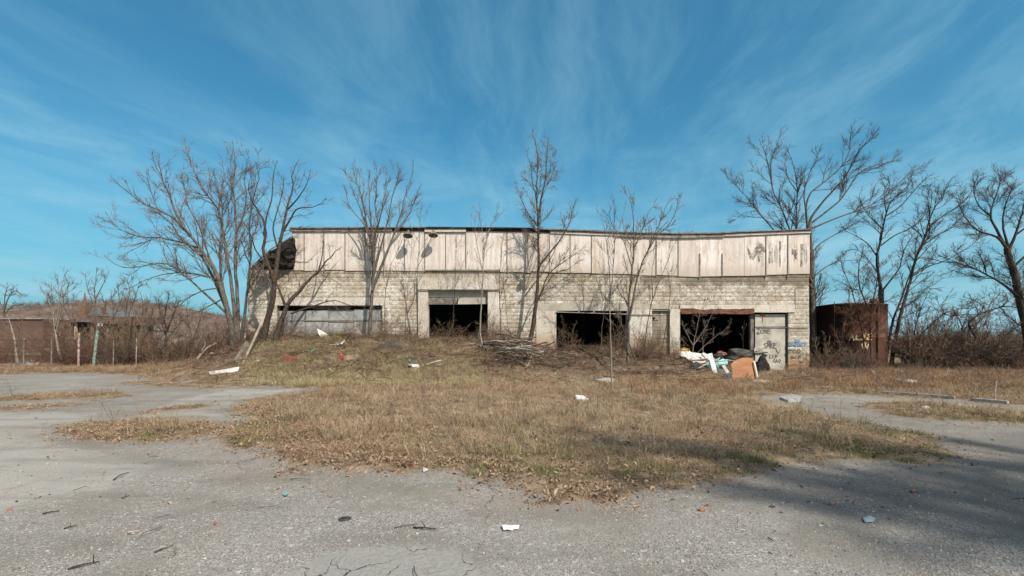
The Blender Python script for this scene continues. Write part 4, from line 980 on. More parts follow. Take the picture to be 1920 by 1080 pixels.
# roof edge
def strip(name, a, b, u, v, front, depth, m, jit=.01, slope=0):
    n = max(1, int((b - a) / 45)); mb = MB()
    xs = [a + (b - a) * k / n for k in range(n + 1)]
    for p, q in zip(xs, xs[1:]):
        mb.prism([(X(p), Z(TOP(p) + v)), (X(q) - .001, Z(TOP(q) + v + slope)), (X(q) - .001, Z(TOP(q) + u)), (X(p), Z(TOP(p) + u))], front, front + depth)
    mb.v = [(x, y + rp.uniform(-.002, .002), z + rp.uniform(-jit, jit)) for x, y, z in mb.v]
    return mb.build(name, m, bld)
for a, b in ((545, 690), (690.5, 800), (800.5, 1000), (1000.5, 1160), (1160.5, 1330), (1330.5, 1519)):
    strip('roof_edge', a, b, -.8, 1.3, D - .20, .34, MAT_TAR if 800 <= a < 1000 else MAT_BATTEN, .012)
strip('fascia_board', 545, 640, 1.7, 6.5, D - .13, .05, MAT_FASCIA); strip('fascia_board', 640.4, 736, 1.7, 7, D - .125, .05, MAT_FASCIA)
strip('fascia_board', 736.4, 796, 1.7, 5.4, D - .12, .05, MAT_TAR); strip('fascia_board', 797, 874, 4.4, 8, D - .14, .03, MAT_PANEL); strip('fascia_board', 796.4, 874, 1.7, 4.3, D - .12, .05, MAT_FASCIA)
strip('fascia_board', 874.4, 1030, 1.7, 5.6, D - .12, .05, MAT_TAR); strip('fascia_board', 1030.4, 1150, 1.7, 3.4, D - .13, .05, MAT_FASCIA); strip('fascia_board', 1032, 1150, 3.5, 7.2, D - .115, .03, MAT_PANEL)
strip('fascia_board', 1150.4, 1258, 1.7, 8.2, D - .13, .05, MAT_FASCIA, .02, .4); strip('fascia_board', 1258.4, 1356, 1.7, 8, D - .14, .05, MAT_FASCIA, .02)
strip('fascia_board', 1356.4, 1518, 2.6, 6.6, D - .12, .03, MAT_PANEL); strip('fascia_board', 1300, 1440, 6.7, 7.8, D - .10, .03, MAT_BATTEN, .015); strip('fascia_board', 1440.4, 1518, 6.7, 7.4, D - .10, .03, MAT_BATTEN, .01)
MB().prism([(X(1040), Z(435)), (X(1047), Z(435)), (X(1043.5), Z(440))], D - .058, D - .052).build('torn_hole', MAT_TAR, bld)
# lamps under the roof edge
def lathe(pts, n=16):
    """(radius, z) profile to a surface"""
    vs, fs = [], []
    for r, z in pts:
        for k in range(n): a = 2 * math.pi * k / n; vs.append((r * math.cos(a), r * math.sin(a), z))
    for i in range(len(pts) - 1):
        for k in range(n): fs.append((i * n + k, i * n + (k + 1) % n, (i + 1) * n + (k + 1) % n, (i + 1) * n + k))
    return vs, fs
def wall_lamp(px, py, out_, dia, tilt):
    c = W(px, py, D - out_); M = Matrix.Translation(c) @ Matrix.Rotation(tilt, 4, 'X')
    base = MB().box(c.x - .06, c.x + .06, D - .09, D - .052, c.z + .08, c.z + .22).build('wall_lamp', MAT_RUSTDK, bld)
    r = dia / 2; v, f = lathe([(r, -.13), (r * .97, -.10), (r * .78, -.02), (r * .42, .07), (r * .26, .10), (r * .26, .18), (.001, .19), (r * .22, .10), (r * .40, .06), (r * .75, -.03), (r * .95, -.125), (r, -.13)])
    MB().add([M @ Vector(q) for q in v], f).build('shade', MAT_LAMP, base, smooth=True)
    top = M @ Vector((0, 0, .18))
    MB().tube([top, top + Vector((0, .05, .07)), Vector((c.x, (top.y + D) / 2, top.z + .06)), Vector((c.x, D - .06, c.z + .15))], .018, 6).build('arm', MAT_RUSTDK, base)
MAT_LAMP = simple('lamp_enamel', (.11, .095, .075), (.24, .215, .18), 9, rough=.5)
wall_lamp(765, 438.5, .62, .50, -.30); wall_lamp(812.5, 437.5, .60, .50, -.28); wall_lamp(989, 508, .5, .36, -.1)
# torn black roofing hanging at the broken left corner
def sheet(name, rows, m, parent, seed, crump=.06, th=.02, sub=3):
    P = np.array([[tuple(q) for q in r] for r in rows]); r_, c_ = P.shape[:2]
    u = np.linspace(0, r_ - 1, (r_ - 1) * sub + 1); v = np.linspace(0, c_ - 1, (c_ - 1) * sub + 1)
    Q = np.zeros((len(u), len(v), 3)); rg = np.random.default_rng(seed)
    for i, a in enumerate(u):
        for j, b in enumerate(v):
            i0, j0 = min(int(a), r_ - 2), min(int(b), c_ - 2); fa, fb = a - i0, b - j0
            Q[i, j] = (P[i0, j0] * (1 - fa) + P[i0 + 1, j0] * fa) * (1 - fb) + (P[i0, j0 + 1] * (1 - fa) + P[i0 + 1, j0 + 1] * fa) * fb
    Q += rg.normal(size=Q.shape) * crump * np.array([.6, 1, .6])
    n1, n2 = Q.shape[:2]; ix = np.arange(n1 * n2).reshape(n1, n2)
    f = np.stack([ix[:-1, :-1], ix[:-1, 1:], ix[1:, 1:], ix[1:, :-1]], -1).reshape(-1, 4)
    o = link(name, npmesh(name, Q, f), m, parent); s = o.modifiers.new('solid', 'SOLIDIFY'); s.thickness = th; return o
sheet('torn_roofing', [[W(474, 499, 24.2), W(490, 486, 24.3), W(508, 470, 24.5), W(528, 457, 24.8), W(546, 446, 25.2)],
                       [W(478, 503, 24.3), W(494, 494, 24.4), W(514, 484, 24.6), W(534, 476, 24.9), W(556, 468, 25.3)],
                       [W(484, 503, 24.6), W(500, 503, 24.7), W(518, 499, 24.9), W(536, 497, 25.1), W(552, 486, 25.35)],
                       [W(490, 505, 25.3), W(505, 505, 25.3), W(521, 505, 25.3), W(538, 505, 25.35), W(551, 504, 25.4)]], MAT_TAR, bld, 5, .05)
sheet('torn_roofing', [[W(538, 452, 25.4), W(549, 444, 25.4), W(553, 452, 25.42)], [W(536, 480, 25.4), W(548, 478, 25.4), W(553, 475, 25.42)], [W(534, 503, 25.6), W(545, 504, 25.6), W(552, 502, 25.5)]], MAT_TAR, bld, 6, .04)
sheet('torn_roofing', [[W(470, 503, 25.7), W(500, 482, 26.5), W(548, 450, 27.5)], [W(470, 506, 25.7), W(505, 506, 25.7), W(550, 506, 25.7)]], MAT_TAR, bld, 7, .04)
MB().tube([W(472, 500, 24.3), W(510, 466, 24.6), W(549, 443, 25.3)], .04, 5).build('broken_rafter', MAT_BATTEN, bld)
# left opening: lintel and grey boarding
fbox('lintel', 505, 557.5, 730, 572.5, D - .012, .3, MAT_PLASTER, .004)
for a, b, t, e in ((521, 569, 583, 0), (570, 613, 582, .02), (614.5, 661, 581, .05), (662, 715, 579.5, .01)):
    fbox('boarding_sheet', a, t, b, 668, D + .16 + e, .02, MAT_SHEET, .006)
for a in (520, 614, 712): fbox('boarding_post', a - 1.5, 574, a + 1.5, 668, D + .21, .07, MAT_BATTEN)
fbox('boarding_rail', 520, 600, 714, 602, D + .145, .014, MAT_BATTEN, .003)
# first doorway
fbox('lintel', 784, 520.5, 937, 543, D - .14, .3, MAT_PLASTER, .006)
fbox('jamb', 784.5, 543.2, 803, 690, D - .10, .36, MAT_PLASTER, .006); fbox('jamb', 915, 543.2, 936.5, 690, D - .10, .36, MAT_PLASTER, .006)
fbox('header_board', 803.3, 544, 914.7, 556.5, D + .10, .08, MAT_GREYLINTEL, .006)
fbox('header_board', 803.3, 557.5, 857, 570.5, D + .085, .08, MAT_BATTEN, .01); fbox('header_board', 858, 557, 914.7, 570, D + .09, .08, MAT_GREYLINTEL, .012)
fbox('drip_edge', 784, 543.3, 936, 544.6, D - .17, .03, MAT_BATTEN)
# middle doorway
fbox('lintel', 1008, 568.5, 1176, 582.8, D - .06, .34, MAT_GREYLINTEL, .008); fbox('lintel', 1176.3, 570, 1256, 579.5, D - .02, .3, MAT_GREYLINTEL, .006)
fbox('pier', 1005.5, 575.5, 1043, 700, D - .05, .37, MAT_PLASTER, .008); fbox('pier', 1175.4, 580, 1222, 700, D - .05, .37, MAT_PLASTER, .008); fbox('pier', 1256, 579, 1274.6, 705, D - .04, .36, MAT_PLASTER, .008)
MB().tube([W(1042, 585, D - .1), W(1120, 587.5, D - .1), W(1180, 589.5, D - .1), W(1243, 590, D - .1)], .025, 6).build('door_rail', MAT_GREYWOOD, bld)
for p in (1084, 1112): fbox('rail_hanger', p, 583, p + 2.5, 587, D - .11, .03, MAT_GREYWOOD)
inf = MB()
for k in range(14):
    for c in range(2):
        z0 = Z(584) - (k + 1) * BH; x0 = X(1222.3) + c * .47
        inf.box(x0 + (.006), x0 + .46, D + .12 + rp.uniform(0, .03), D + .2, z0 + .008, z0 + BH - .004)
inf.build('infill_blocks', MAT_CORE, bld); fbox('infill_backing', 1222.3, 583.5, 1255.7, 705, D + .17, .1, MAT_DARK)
MB().box(X(1224), X(1229), D + .05, D + .12, Z(598), Z(594)).build('socket_box', MAT_RUSTDK, bld)
# right doorway
wl = MB(); pts_ = [(1274.8, 571.5), (1490, 571)]
lo = [(1490, 585.5), (1470, 585.8), (1440, 586), (1413, 585.5), (1405, 581), (1395, 578.5), (1380, 580.5), (1362, 580), (1345, 579), (1330, 582), (1310, 582.5), (1292, 584), (1274.8, 585.5)]
wl.prism([(X(a), Z(b)) for a, b in pts_ + lo], D - .05, D + .25); wl.build('lintel', MAT_PLASTER, bld)
rl = MB(); n_ = 12
xs_ = [1276 + (1413 - 1276) * k / n_ for k in range(n_ + 1)]
rl.prism([(X(a), Z(579.5 + rp.uniform(-1.5, 1.5))) for a in xs_] + [(X(a), Z(588.5 + rp.uniform(-1, 1))) for a in xs_[::-1]], D - .085, D + .05); rl.build('rusted_beam', MAT_RUST, bld)
fbox('door_panel', 1418.5, 589, 1475, 612, D + .14, .09, MAT_DOORLEAF, .004); dp = fbox('door_panel', 1418.5, 614, 1475, 705, D + .13, .09, MAT_DOORLEAF, .004)
fbox('door_post', 1411, 588, 1417.5, 705, D + .2, .2, MAT_BATTEN); fbox('door_ledge', 1414.5, 652.5, 1431.5, 661, D + .02, .1, MAT_CONC, .004)
fbox('dark_hole_box', 1431.8, 660, 1441, 667, D + .06, .06, MAT_TAR)  # black box painting in the darkness of a hole beside the ledge
MB().tube([W(1415, 612.8, D + .08), W(1476, 614, D + .08), W(1480, 614.3, D - .05), W(1517, 614.5, D - .05)], .018, 5).build('conduit', MAT_BATTEN, bld)
MB().tube([W(1491.5, 541, D - .05), W(1491.5, 580, D - .05)], .012, 5).build('conduit', MAT_BATTEN, bld)
MB().tube([W(541.5, 505, D - .05), W(542, 528, D - .05)], .02, 5).build('down_pipe_stub', MAT_BATTEN, bld)
# writing sprayed on the wall and the door
GL = {'Z': [[(0, 1), (.9, 1), (.1, 0), (1, 0)]], 'O': [[(.5, 1), (.1, .75), (.05, .3), (.4, 0), (.8, .15), (.95, .6), (.7, .95), (.5, 1)]], 'N': [[(0, 0), (.1, 1), (.8, 0), (.95, 1)]],
      'E': [[(1, 1), (.15, .95), (0, .5), (.1, .05), (.95, 0)], [(.05, .52), (.75, .55)]], 'S': [[(.95, .9), (.5, 1), (.1, .8), (.5, .5), (.9, .25), (.5, 0), (0, .1)]],
      'M': [[(0, 0), (.15, 1), (.5, .3), (.85, 1), (1, 0)]], 'K': [[(.1, 1), (.1, 0)], [(.9, 1), (.15, .5), (.95, 0)]], 'V': [[(0, 1), (.3, 0), (.55, .1), (1, 1.1)]],
      'C': [[(.95, .85), (.5, 1), (.1, .6), (.3, .05), (.95, .1)]], 'P': [[(.1, 0), (.15, 1), (.8, .95), (.85, .6), (.15, .5)]], 'D': [[(.1, 0), (.1, 1), (.7, .85), (.95, .45), (.6, .05), (.1, 0)]],
      'A': [[(0, 0), (.45, 1), (.95, 0)], [(.2, .4), (.75, .4)]], 'T': [[(0, 1), (1, .95)], [(.5, 1), (.45, 0)]], 'L': [[(.15, 1), (.1, .05), (.9, 0)]], '^': [[(0, 0), (.05, .8), (.3, .3), (.5, 1), (.7, .3), (.95, .8), (1, 0), (0, 0)]],
      'J': [[(.2, 1), (.9, 1)], [(.6, 1), (.6, .2), (.3, 0), (0, .2)]], 'R': [[(.1, 0), (.1, 1), (.8, .9), (.75, .55), (.1, .5), (.9, 0)]]}
def spray(text, px, py, wpx, hpx, front, m, lw=.045, slant=.0, gap=.25, parent=None, xyz=None):
    mb = MB(); n = len(text); cw = wpx / (n + gap * (n - 1))
    for i, ch in enumerate(text):
        for st in GL.get(ch, []):
            pts = [(px + i * cw * (1 + gap) + (a + slant * b) * cw, py - b * hpx) for a, b in st]
            pts = [(a + rp.uniform(-.07, .07) * cw, b + rp.uniform(-.07, .07) * hpx) for a, b in pts]
            for (a, b), (c, e) in zip(pts, pts[1:]):
                lw_ = lw * rp.uniform(.55, 1.35); p, q = Vector((X(a), 0, Z(b))), Vector((X(c), 0, Z(e))); t = (q - p); L = t.length; t.normalize(); nn = Vector((-t.z, 0, t.x)) * lw_ / 2; t *= lw_ * .3
                quad = [p - t + nn, p - t - nn, q + t - nn, q + t + nn]
                if xyz: vs = [xyz(v, d_) for d_ in (0, .004) for v in quad]
                else: vs = [Vector((v.x, front + d_ + len(mb.v) * 1e-6, v.z)) for d_ in (0, .004) for v in quad]
                mb.add(vs, [(3, 2, 1, 0), (4, 5, 6, 7), (0, 1, 5, 4), (1, 2, 6, 5), (2, 3, 7, 6), (3, 0, 4, 7)])
    return mb.build('graffiti', m, parent or bld)
FD = D + .122
spray('ZONE', 1421, 625, 26, 8, FD, MAT_SPRAYBLACK, .05, .15); spray('S', 1423, 627, 2, 1, FD, MAT_SPRAYBLACK, .03)
spray('SMKE', 1434, 653, 24, 9.5, FD, MAT_SPRAYBLACK, .045, .1, .12); spray('^', 1441, 643, 7, 4.5, FD, MAT_SPRAYBLACK, .035)
spray('V', 1458, 663, 8, 7, FD, MAT_SPRAYBLACK, .05); spray('CEP', 1444, 672, 16, 6.5, FD, MAT_SPRAYBLACK, .04); spray('OAO', 1452, 680, 14, 6, FD, MAT_SPRAYBLACK, .04)
spray('DAKOT', 1477.5, 648, 35, 5.5, D - .034, MAT_SPRAYBLUE, .05, .1, .1); spray('^', 1491, 641, 8, 5, D - .034, MAT_SPRAYBLUE, .05)
spray('ECO', 1478, 661, 22, 5.5, D - .034, MAT_SPRAYBLACK, .035); spray('SCP', 1482, 672, 20, 5.5, D - .034, MAT_SPRAYBLACK, .03)
MAT_OCHRE = simple('ochre_spray', (.42, .27, .08), (.52, .36, .14), 12, bump=.05)
spray('COR', 1192, 641, 18, 12, D - .058, MAT_OCHRE, .03, .2)
st = MB(); star = []
for k in range(16):
    a = 2 * math.pi * k / 16; r = (6.0 if k % 2 == 0 else 3.2) * rp.uniform(.8, 1.15); star.append((X(1432 + r * math.cos(a)), Z(590 - r * .8 * math.sin(a))))
st.prism(star, D + .118, D + .128); st.prism([(X(1431.5), Z(594)), (X(1433), Z(594)), (X(1432.6), Z(604)), (X(1432), Z(604))], D + .116, D + .126)
st.build('paint_splash', MAT_ORANGE_MARK, bld)
# black mould signs sprayed on the last panels
def blot(pts, m=MAT_SPRAYBLACK): MB().prism([(X(a), Z(b)) for a, b in pts], D - .066, D - .060).build('sprayed_blot', m, bld)
MAT_BLOT = simple('smeared_black', (.17, .15, .13), (.48, .425, .375), 5, bump=.05, stops=(.42, .60))
for pts in ([(1399, 463), (1402, 465), (1407, 476), (1411, 473), (1417, 462), (1421, 454), (1426, 455), (1433, 464), (1434, 471), (1430, 476), (1424, 479), (1418, 477), (1412, 487), (1405, 486)],
            [(1441, 472), (1447, 471), (1444, 482), (1443, 494), (1440.5, 494), (1440, 480)], [(1460, 452), (1463, 453), (1462.5, 476), (1463, 500), (1460, 502)],
            [(1420, 480), (1427, 480), (1427, 482), (1424, 482), (1424, 491), (1421, 491)], [(1484, 466), (1489, 470), (1494, 466), (1494, 484), (1491, 486), (1487, 476), (1484, 478)], [(1500, 458), (1505, 458), (1505, 474), (1503, 488), (1504, 499), (1500, 500), (1501, 478)]):
    blot(pts, MAT_BLOT)

# ------------------------------------------------------------------ rusty tank
m, h = mat('tank_rust'); p = h.obj(); x_, y_, z_ = h.xyz(p)
n = h.noise(p, 1.2, 6, .65); s = h.noise(h.scl(p, (3, 3, .3)), 1.6, 6, .65); ff = h.noise(p, 16, 4, .6)
c = h.ramp(s, [(.32, (.066, .031, .023)), (.5, (.125, .056, .040)), (.68, (.19, .092, .064))]); c = h.mix(h.math('MULTIPLY', h.step(ff, .5, .7), .4), c, (.07, .032, .024))
blk = h.step(h.math('ADD', x_, h.math('MULTIPLY', h.math('SUBTRACT', n, .5), 1.2)), -.5, -1.3)  # shade on the tank's left side, painted into the rust colour
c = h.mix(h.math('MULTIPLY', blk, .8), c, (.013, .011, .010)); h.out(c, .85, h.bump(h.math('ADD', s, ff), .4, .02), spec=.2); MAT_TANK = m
TY = 27.9; tc = W(1594, 690, TY); TR = 56 * TY / F; TH = W(0, 573, TY).z
tank = empty('rusty_tank', Vector((tc.x, TY, 0)), 'tall rusty cylindrical steel tank standing right of the building', 'tank')
v, f = lathe([(TR, -.2), (TR, TH * .48), (TR + .012, TH * .485), (TR + .012, TH * .50), (TR, TH * .505), (TR, TH - .06), (TR + .03, TH - .05), (TR + .03, TH), (TR * .6, TH + .10), (.01, TH + .14)], 64)
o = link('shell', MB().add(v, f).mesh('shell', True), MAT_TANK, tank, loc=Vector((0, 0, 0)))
for ang in (-2.6, -1.41):
    a = ang; MB().tube([Vector((tc.x + (TR + .05) * math.cos(a), TY + (TR + .05) * math.sin(a), -.1)), Vector((tc.x + (TR + .05) * math.cos(a), TY + (TR + .05) * math.sin(a), TH + .15))], .05 if a > -2 else .018, 8).build('stand_pipe', MAT_RUSTDK, tank)
q = Vector((tc.x + .85 * TR * math.cos(-1.41), TY + .85 * TR * math.sin(-1.41), TH))
MB().box(q.x - .12, q.x + .12, q.y - .12, q.y + .12, TH, TH + .28).build('hatch', MAT_RUST, tank, bevel=.02)
b = W(1592, 573, TY - 1.0); MB().tube([b + Vector((0, 0, -.2)), b + Vector((0, 0, .85)), b + Vector((-.03, 0, .93)), b + Vector((-.12, 0, .93)), b + Vector((-.14, 0, .84))], .025, 6).build('vent_pipe', MAT_RUSTDK, tank)
def cyl(v, d_):
    th = v.x / TR - 2.18; r = TR + .018 - d_; return Vector((tc.x + r * math.cos(th), TY + r * math.sin(th), v.z))
def tankspray(text, dx, z, w_, hh, m, lw):
    spray(text, CXP + dx * F / D, HOR - (z - EYE) * F / D, w_ * F / D, hh * F / D, 0, m, lw, .1, .15, tank, cyl)
tankspray('ALJE', -.05, 1.62, 1.05, .30, MAT_SPRAYTAN, .075); tankspray('C', .48, 1.2, .22, .28, MAT_SPRAYTAN, .06); tankspray('N', .62, 1.15, .2, .26, MAT_SPRAYTAN, .05)

# ------------------------------------------------------------------ rubbish before the right doorway
def thing1(name, o, label, cat, group=None): o.name = name; return tag(o, label, cat, group)
def plank(name, a, b, wd, th, m, label, cat='plank', group=None, twist=0.0, jit=.006):
    a, b = Vector(a), Vector(b); t = (b - a); L = t.length; t.normalize(); s = t.cross(Vector((0, 0, 1))); s = s.normalized() if s.length > .05 else Vector((1, 0, 0)); u = s.cross(t).normalized()
    if twist: q = Matrix.Rotation(twist, 3, t); s, u = q @ s, q @ u
    mb = MB(); n = 4; vs = []
    for k in range(n + 1):
        p = a + t * (L * k / n) + u * math.sin(k / n * 3.14) * L * .01
        for i, j in ((-1, -1), (1, -1), (1, 1), (-1, 1)): vs.append(p + s * wd / 2 * i * random.uniform(.93, 1.05) + u * th / 2 * j)
    fs = [(0, 1, 2, 3), tuple(n * 4 + k for k in (3, 2, 1, 0))] + [(k * 4 + i, (k + 1) * 4 + i, (k + 1) * 4 + (i + 1) % 4, k * 4 + (i + 1) % 4) for k in range(n) for i in range(4)]
    return tag(mb.add(vs, fs).build(name, m), label, cat, group)
def slab(name, corners, th, m, label, cat, group=None, crump=.0, seed=1, sub=3):
    """a sheet by its four corners (two rows of points)"""
    o = sheet(name, corners, m, None, seed, crump, th, sub); return tag(o, label, cat, group)
def lump(name, c, r, m, label=None, cat=None, group=None, seed=0, sq=(1, 1, .6), sub=2, rough=.18, parent=None):
    bm = bmesh.new(); bmesh.ops.create_icosphere(bm, subdivisions=sub, radius=1); rg = random.Random(seed)
    ph = [rg.uniform(0, 6) for _ in range(6)]
    for v in bm.verts:
        p = v.co; k = 1 + rough * (math.sin(p.x * 3 + ph[0]) * math.sin(p.y * 2.6 + ph[1]) + .6 * math.sin(p.z * 5 + ph[2] + p.x * 4)) + rg.uniform(-.06, .06) * rough * 4
        v.co = Vector((p.x * r * sq[0] * k, p.y * r * sq[1] * k, p.z * r * sq[2] * k)) + Vector(c)
    me = bpy.data.meshes.new(name); bm.to_mesh(me); bm.free(); o = link(name, me, m, parent)
    return tag(o, label, cat, group) if label else o
y = 24.2
slab('white_sheet', [[W(1272, 658, 24.2), W(1290, 659, 24.2), W(1312, 663, 24.2), W(1336, 667, 24.2)], [W(1277, 668, 24.0), W(1291, 671, 23.95), W(1313, 674, 23.95), W(1332, 671, 24.0)], [W(1290, 670, 23.9), W(1296, 679, 23.8), W(1310, 682, 23.85), W(1328, 676, 23.9)]],
     .02, MAT_WHITE, 'crumpled white sheet lying across the left of the rubbish heap', 'sheet', None, .025, 3)
for k, (a, b, wd) in enumerate([((1292, 676), (1327, 672), .10), ((1300, 684), (1332, 678), .09), ((1304, 687), (1330, 682), .08)]):
    plank('slat', W(*a, 23.8 - k * .05), W(*b, 23.9 - k * .05), wd, .03, MAT_TAN, ('uppermost thin tan slat under the white sheet', 'middle thin tan slat under the white sheet', 'lowest thin tan slat under the white sheet')[k], 'slat', 'slats under the white sheet')
lump('orange_cushion', W(1283, 657, 24.5), .24, MAT_OCHRE, 'ochre cushion poking out at the left end of the heap', 'cushion', seed=4, sq=(1.2, .8, .5))
sheet('teal_tub', [[W(1325, 675, 23.6), W(1336, 673, 23.5), W(1348, 674, 23.6)], [W(1326, 688, 23.4), W(1337, 690, 23.3), W(1347, 689, 23.4)], [W(1332, 696, 23.4), W(1339, 699, 23.3), W(1346, 698, 23.4)]], MAT_TEAL, None, 8, .03, .03); 
tag(bpy.data.objects['teal_tub'], 'crushed teal plastic tub behind the broad white board', 'tub')
slab('blue_green_sheet', [[W(1344, 677, 23.7), W(1355, 673, 23.8), W(1364, 675, 23.8)], [W(1345, 684, 23.6), W(1355, 683, 23.6), W(1364, 684, 23.6)]], .02, MAT_CYAN, 'blue-green plastic panel lying behind the two white boards', 'panel', None, .012, 4)
plank('white_board', W(1331, 663, 23.2), onG(1342, 702), .20, .025, MAT_WHITE2, 'broad white board leaning down the front of the heap', 'board', twist=.3)
plank('white_board', W(1318, 662, 24.1), W(1338, 673, 23.6), .10, .025, MAT_WHITE2, 'narrow grey-white board slanting at the top of the heap', 'board', twist=.5)
plank('white_board', W(1356, 685, 21.6), onG(1374, 714), .13, .025, MAT_WHITE2, 'long narrow white board leaning beside the brown tabletop', 'board', twist=.3)
plank('white_strip', W(1362, 674, 23.9), W(1382, 677, 23.8), .06, .02, MAT_WHITE, 'thin white strip reaching towards the brown tabletop', 'strip')
plank('white_strip', W(1340, 665, 24.2), W(1357, 664, 24.3), .16, .02, MAT_WHITE, 'short wide white strip behind the boards of the heap', 'strip')
lump('green_rag', W(1351, 696, 23.1), .16, MAT_TEAL, 'dark green rag on the ground between the white boards', 'rag', seed=6, sq=(.8, .8, .5))
lump('brown_bundle', W(1352, 664, 24.5), .26, MAT_BRICKRED, 'reddish brown bundle behind the white boards', 'bundle', seed=7, sq=(1.1, .8, .55))
MAT_TARP = simple('grey_tarpaulin', (.035, .033, .031), (.075, .072, .068), 2.5, bump=.5)
lump('dark_tarpaulin', W(1388, 668, 25.0), .60, MAT_TARP, 'domed dark grey tarpaulin in the right-hand doorway', 'tarpaulin', seed=9, sq=(1.25, .7, .68), sub=3)
# the brown board: a rounded tabletop standing on edge
tp = [(1372, 711), (1373, 695), (1370, 683), (1375, 678), (1383, 674), (1392, 671), (1404, 670.5), (1411, 672), (1416, 680), (1419, 692), (1421, 706), (1418, 712), (1405, 714), (1388, 716), (1376, 716)]
tab = MB(); n = len(tp); fr = [W(a, b, 19.15 + (714 - b) * .012) for a, b in tp]; bk = [p + Vector((.01, .035, .01)) for p in fr]
tab.add(fr + bk, [tuple(range(n)), tuple(range(2 * n - 1, n - 1, -1))] + [(i, (i + 1) % n, (i + 1) % n + n, i + n) for i in range(n)])
m, h = mat('veneer'); p = h.pos(); gn = h.noise(h.scl(p, (1.2, 1, 4)), 1.5, 5, .6, 1.2); c = h.ramp(gn, [(.3, (.19, .062, .018)), (.5, (.27, .100, .028)), (.7, (.33, .137, .042))])
c = h.mix(h.math('MULTIPLY', h.step(h.noise(p, 1.4, 4, .6), .55, .68), .4), c, (.36, .21, .18)); h.out(c, .6, h.bump(gn, .15, .01))
table = tag(tab.build('brown_tabletop', m, bevel=.01), 'big orange-brown wooden tabletop standing on edge at the right of the heap', 'tabletop')
plank('pale_edging', W(1414, 677, 19.5), W(1420.5, 708, 19.12), .05, .03, MAT_WHITE, 'pale curved strip along the right edge of the brown tabletop', 'strip')
lump('blackened_barrel', W(1428, 690, 23.6), .55, MAT_TAR, 'blackened crushed drum against the sprayed door', 'drum', seed=12, sq=(.62, .5, 1.05), sub=3)
lump('pale_bag', W(1436, 664, 24.6), .13, MAT_GREYSTONE, 'small pale bag on top of the blackened drum', 'bag', seed=13)
lump('concrete_lump', onG(1430, 719) + Vector((0, 0, .05)), .26, MAT_GREYSTONE, 'flat grey concrete lump in front of the brown tabletop', 'rubble', seed=14, sq=(1.35, .7, .35))
lump('concrete_lump', onG(1413, 718) + Vector((0, 0, .03)), .10, MAT_GREYSTONE, 'small pale stone beside the flat concrete lump', 'rubble', seed=15)
MAT_BAG = simple('black_bag', (.016, .016, .017), (.045, .044, .043), 5, rough=.45, bump=.8, bdist=.05)
lump('rubbish_bag', onG(1303, 694) + Vector((0, 0, .16)), .26, MAT_BAG, 'black rubbish bag slumped below the white sheet and slats', 'bag', seed=31, sq=(1.2, .8, .75), sub=3)
lump('rubbish_bag', W(1346, 668, 23.9), .22, MAT_BAG, 'black rubbish bag wedged behind the broad white board', 'bag', seed=32, sq=(1.3, .8, .6), sub=3)
plank('tan_batten', W(1340, 678, 23.2), W(1384, 676, 22.6), .06, .04, MAT_TAN, 'thin tan batten crossing the heap above the blue-green panel', 'batten')
plank('grey_batten', W(1310, 690, 22.6), W(1350, 671, 23.4), .05, .04, MAT_GREYWOOD, 'grey batten slanting up through the middle of the heap', 'batten')
plank('tan_batten', W(1376, 668, 23.6), W(1424, 658, 24.6), .05, .04, MAT_BARK_DARK, 'dark batten lying over the tarpaulin', 'batten')

# ------------------------------------------------------------------ left background
m, h = mat('brown_brick'); p = h.pos(); bt = h.n('ShaderNodeTexBrick', {'Vector': h.n('ShaderNodeCombineXYZ', {0: h.xyz(p)[0], 1: h.xyz(p)[2], 2: 0.0}).outputs[0], 'Scale': 1.0, 'Brick Width': .22, 'Row Height': .075, 'Mortar Size': .008,
                     'Color1': (.105, .058, .042, 1), 'Color2': (.150, .086, .062, 1), 'Mortar': (.15, .12, .10, 1)})
c = h.mix(h.math('MULTIPLY', h.step(h.noise(p, .5, 5, .6), .4, .65), .5), bt.outputs[0], (.085, .052, .039)); h.out(c, .9, spec=.1); MAT_BRICKW = m
bb = empty('brick_building', W(20, 670, 46), 'long low brown brick building at the far left', 'building')
yb = 46.0
def at(px, y): return (px - CXP) * y / F
MB().box(at(-420, yb), at(81, yb), yb, yb + 9, -.2, W(0, 598.5, yb).z).build('wall', MAT_BRICKW, bb)
MB().box(at(-421, yb), at(81.5, yb), yb - .12, yb + 9.1, W(0, 598.4, yb).z, W(0, 596, yb).z).build('parapet', MAT_FASCIA, bb)
MB().box(at(80, 45), at(88, 45), 45.2, 45.9, -.1, W(0, 652, 45).z).build('white_box', MAT_WHITE, bb)
rd = MB().box(-120, at(150, 34), 30.8, 38.5, -.05, .055).build('road', simple('pale_road', (.36, .345, .32), (.44, .425, .40), .6)); tag(rd, kind='structure', label='pale road beyond the lot at the far left')
gr = empty('guard_rail', W(60, 672, 41), 'low pale guard rail along the road at the far left', 'guard rail')
MB().box(at(-150, 41), at(140, 41), 41, 41.1, .34, .52).build('rail', MAT_CONC, gr)
for k in range(12):
    MB().box(at(-140 + k * 24, 41.12), at(-137.5 + k * 24, 41.12), 41.12, 41.22, -.1, .5).build('post', MAT_BATTEN, gr)
sh = empty('open_shed', W(150, 668, 50), 'dark open shed with a rusty flat roof left of the big tree', 'shed')
ys = 50.0
MB().box(at(86, ys), at(232, ys), ys + 4, ys + 4.2, -.1, W(0, 603, ys).z).build('back_wall', MAT_DARK, sh)
MB().box(at(84, ys), at(96, ys), ys + .1, ys + 4, -.1, W(0, 604, ys).z).build('side_wall', MAT_DARK, sh)
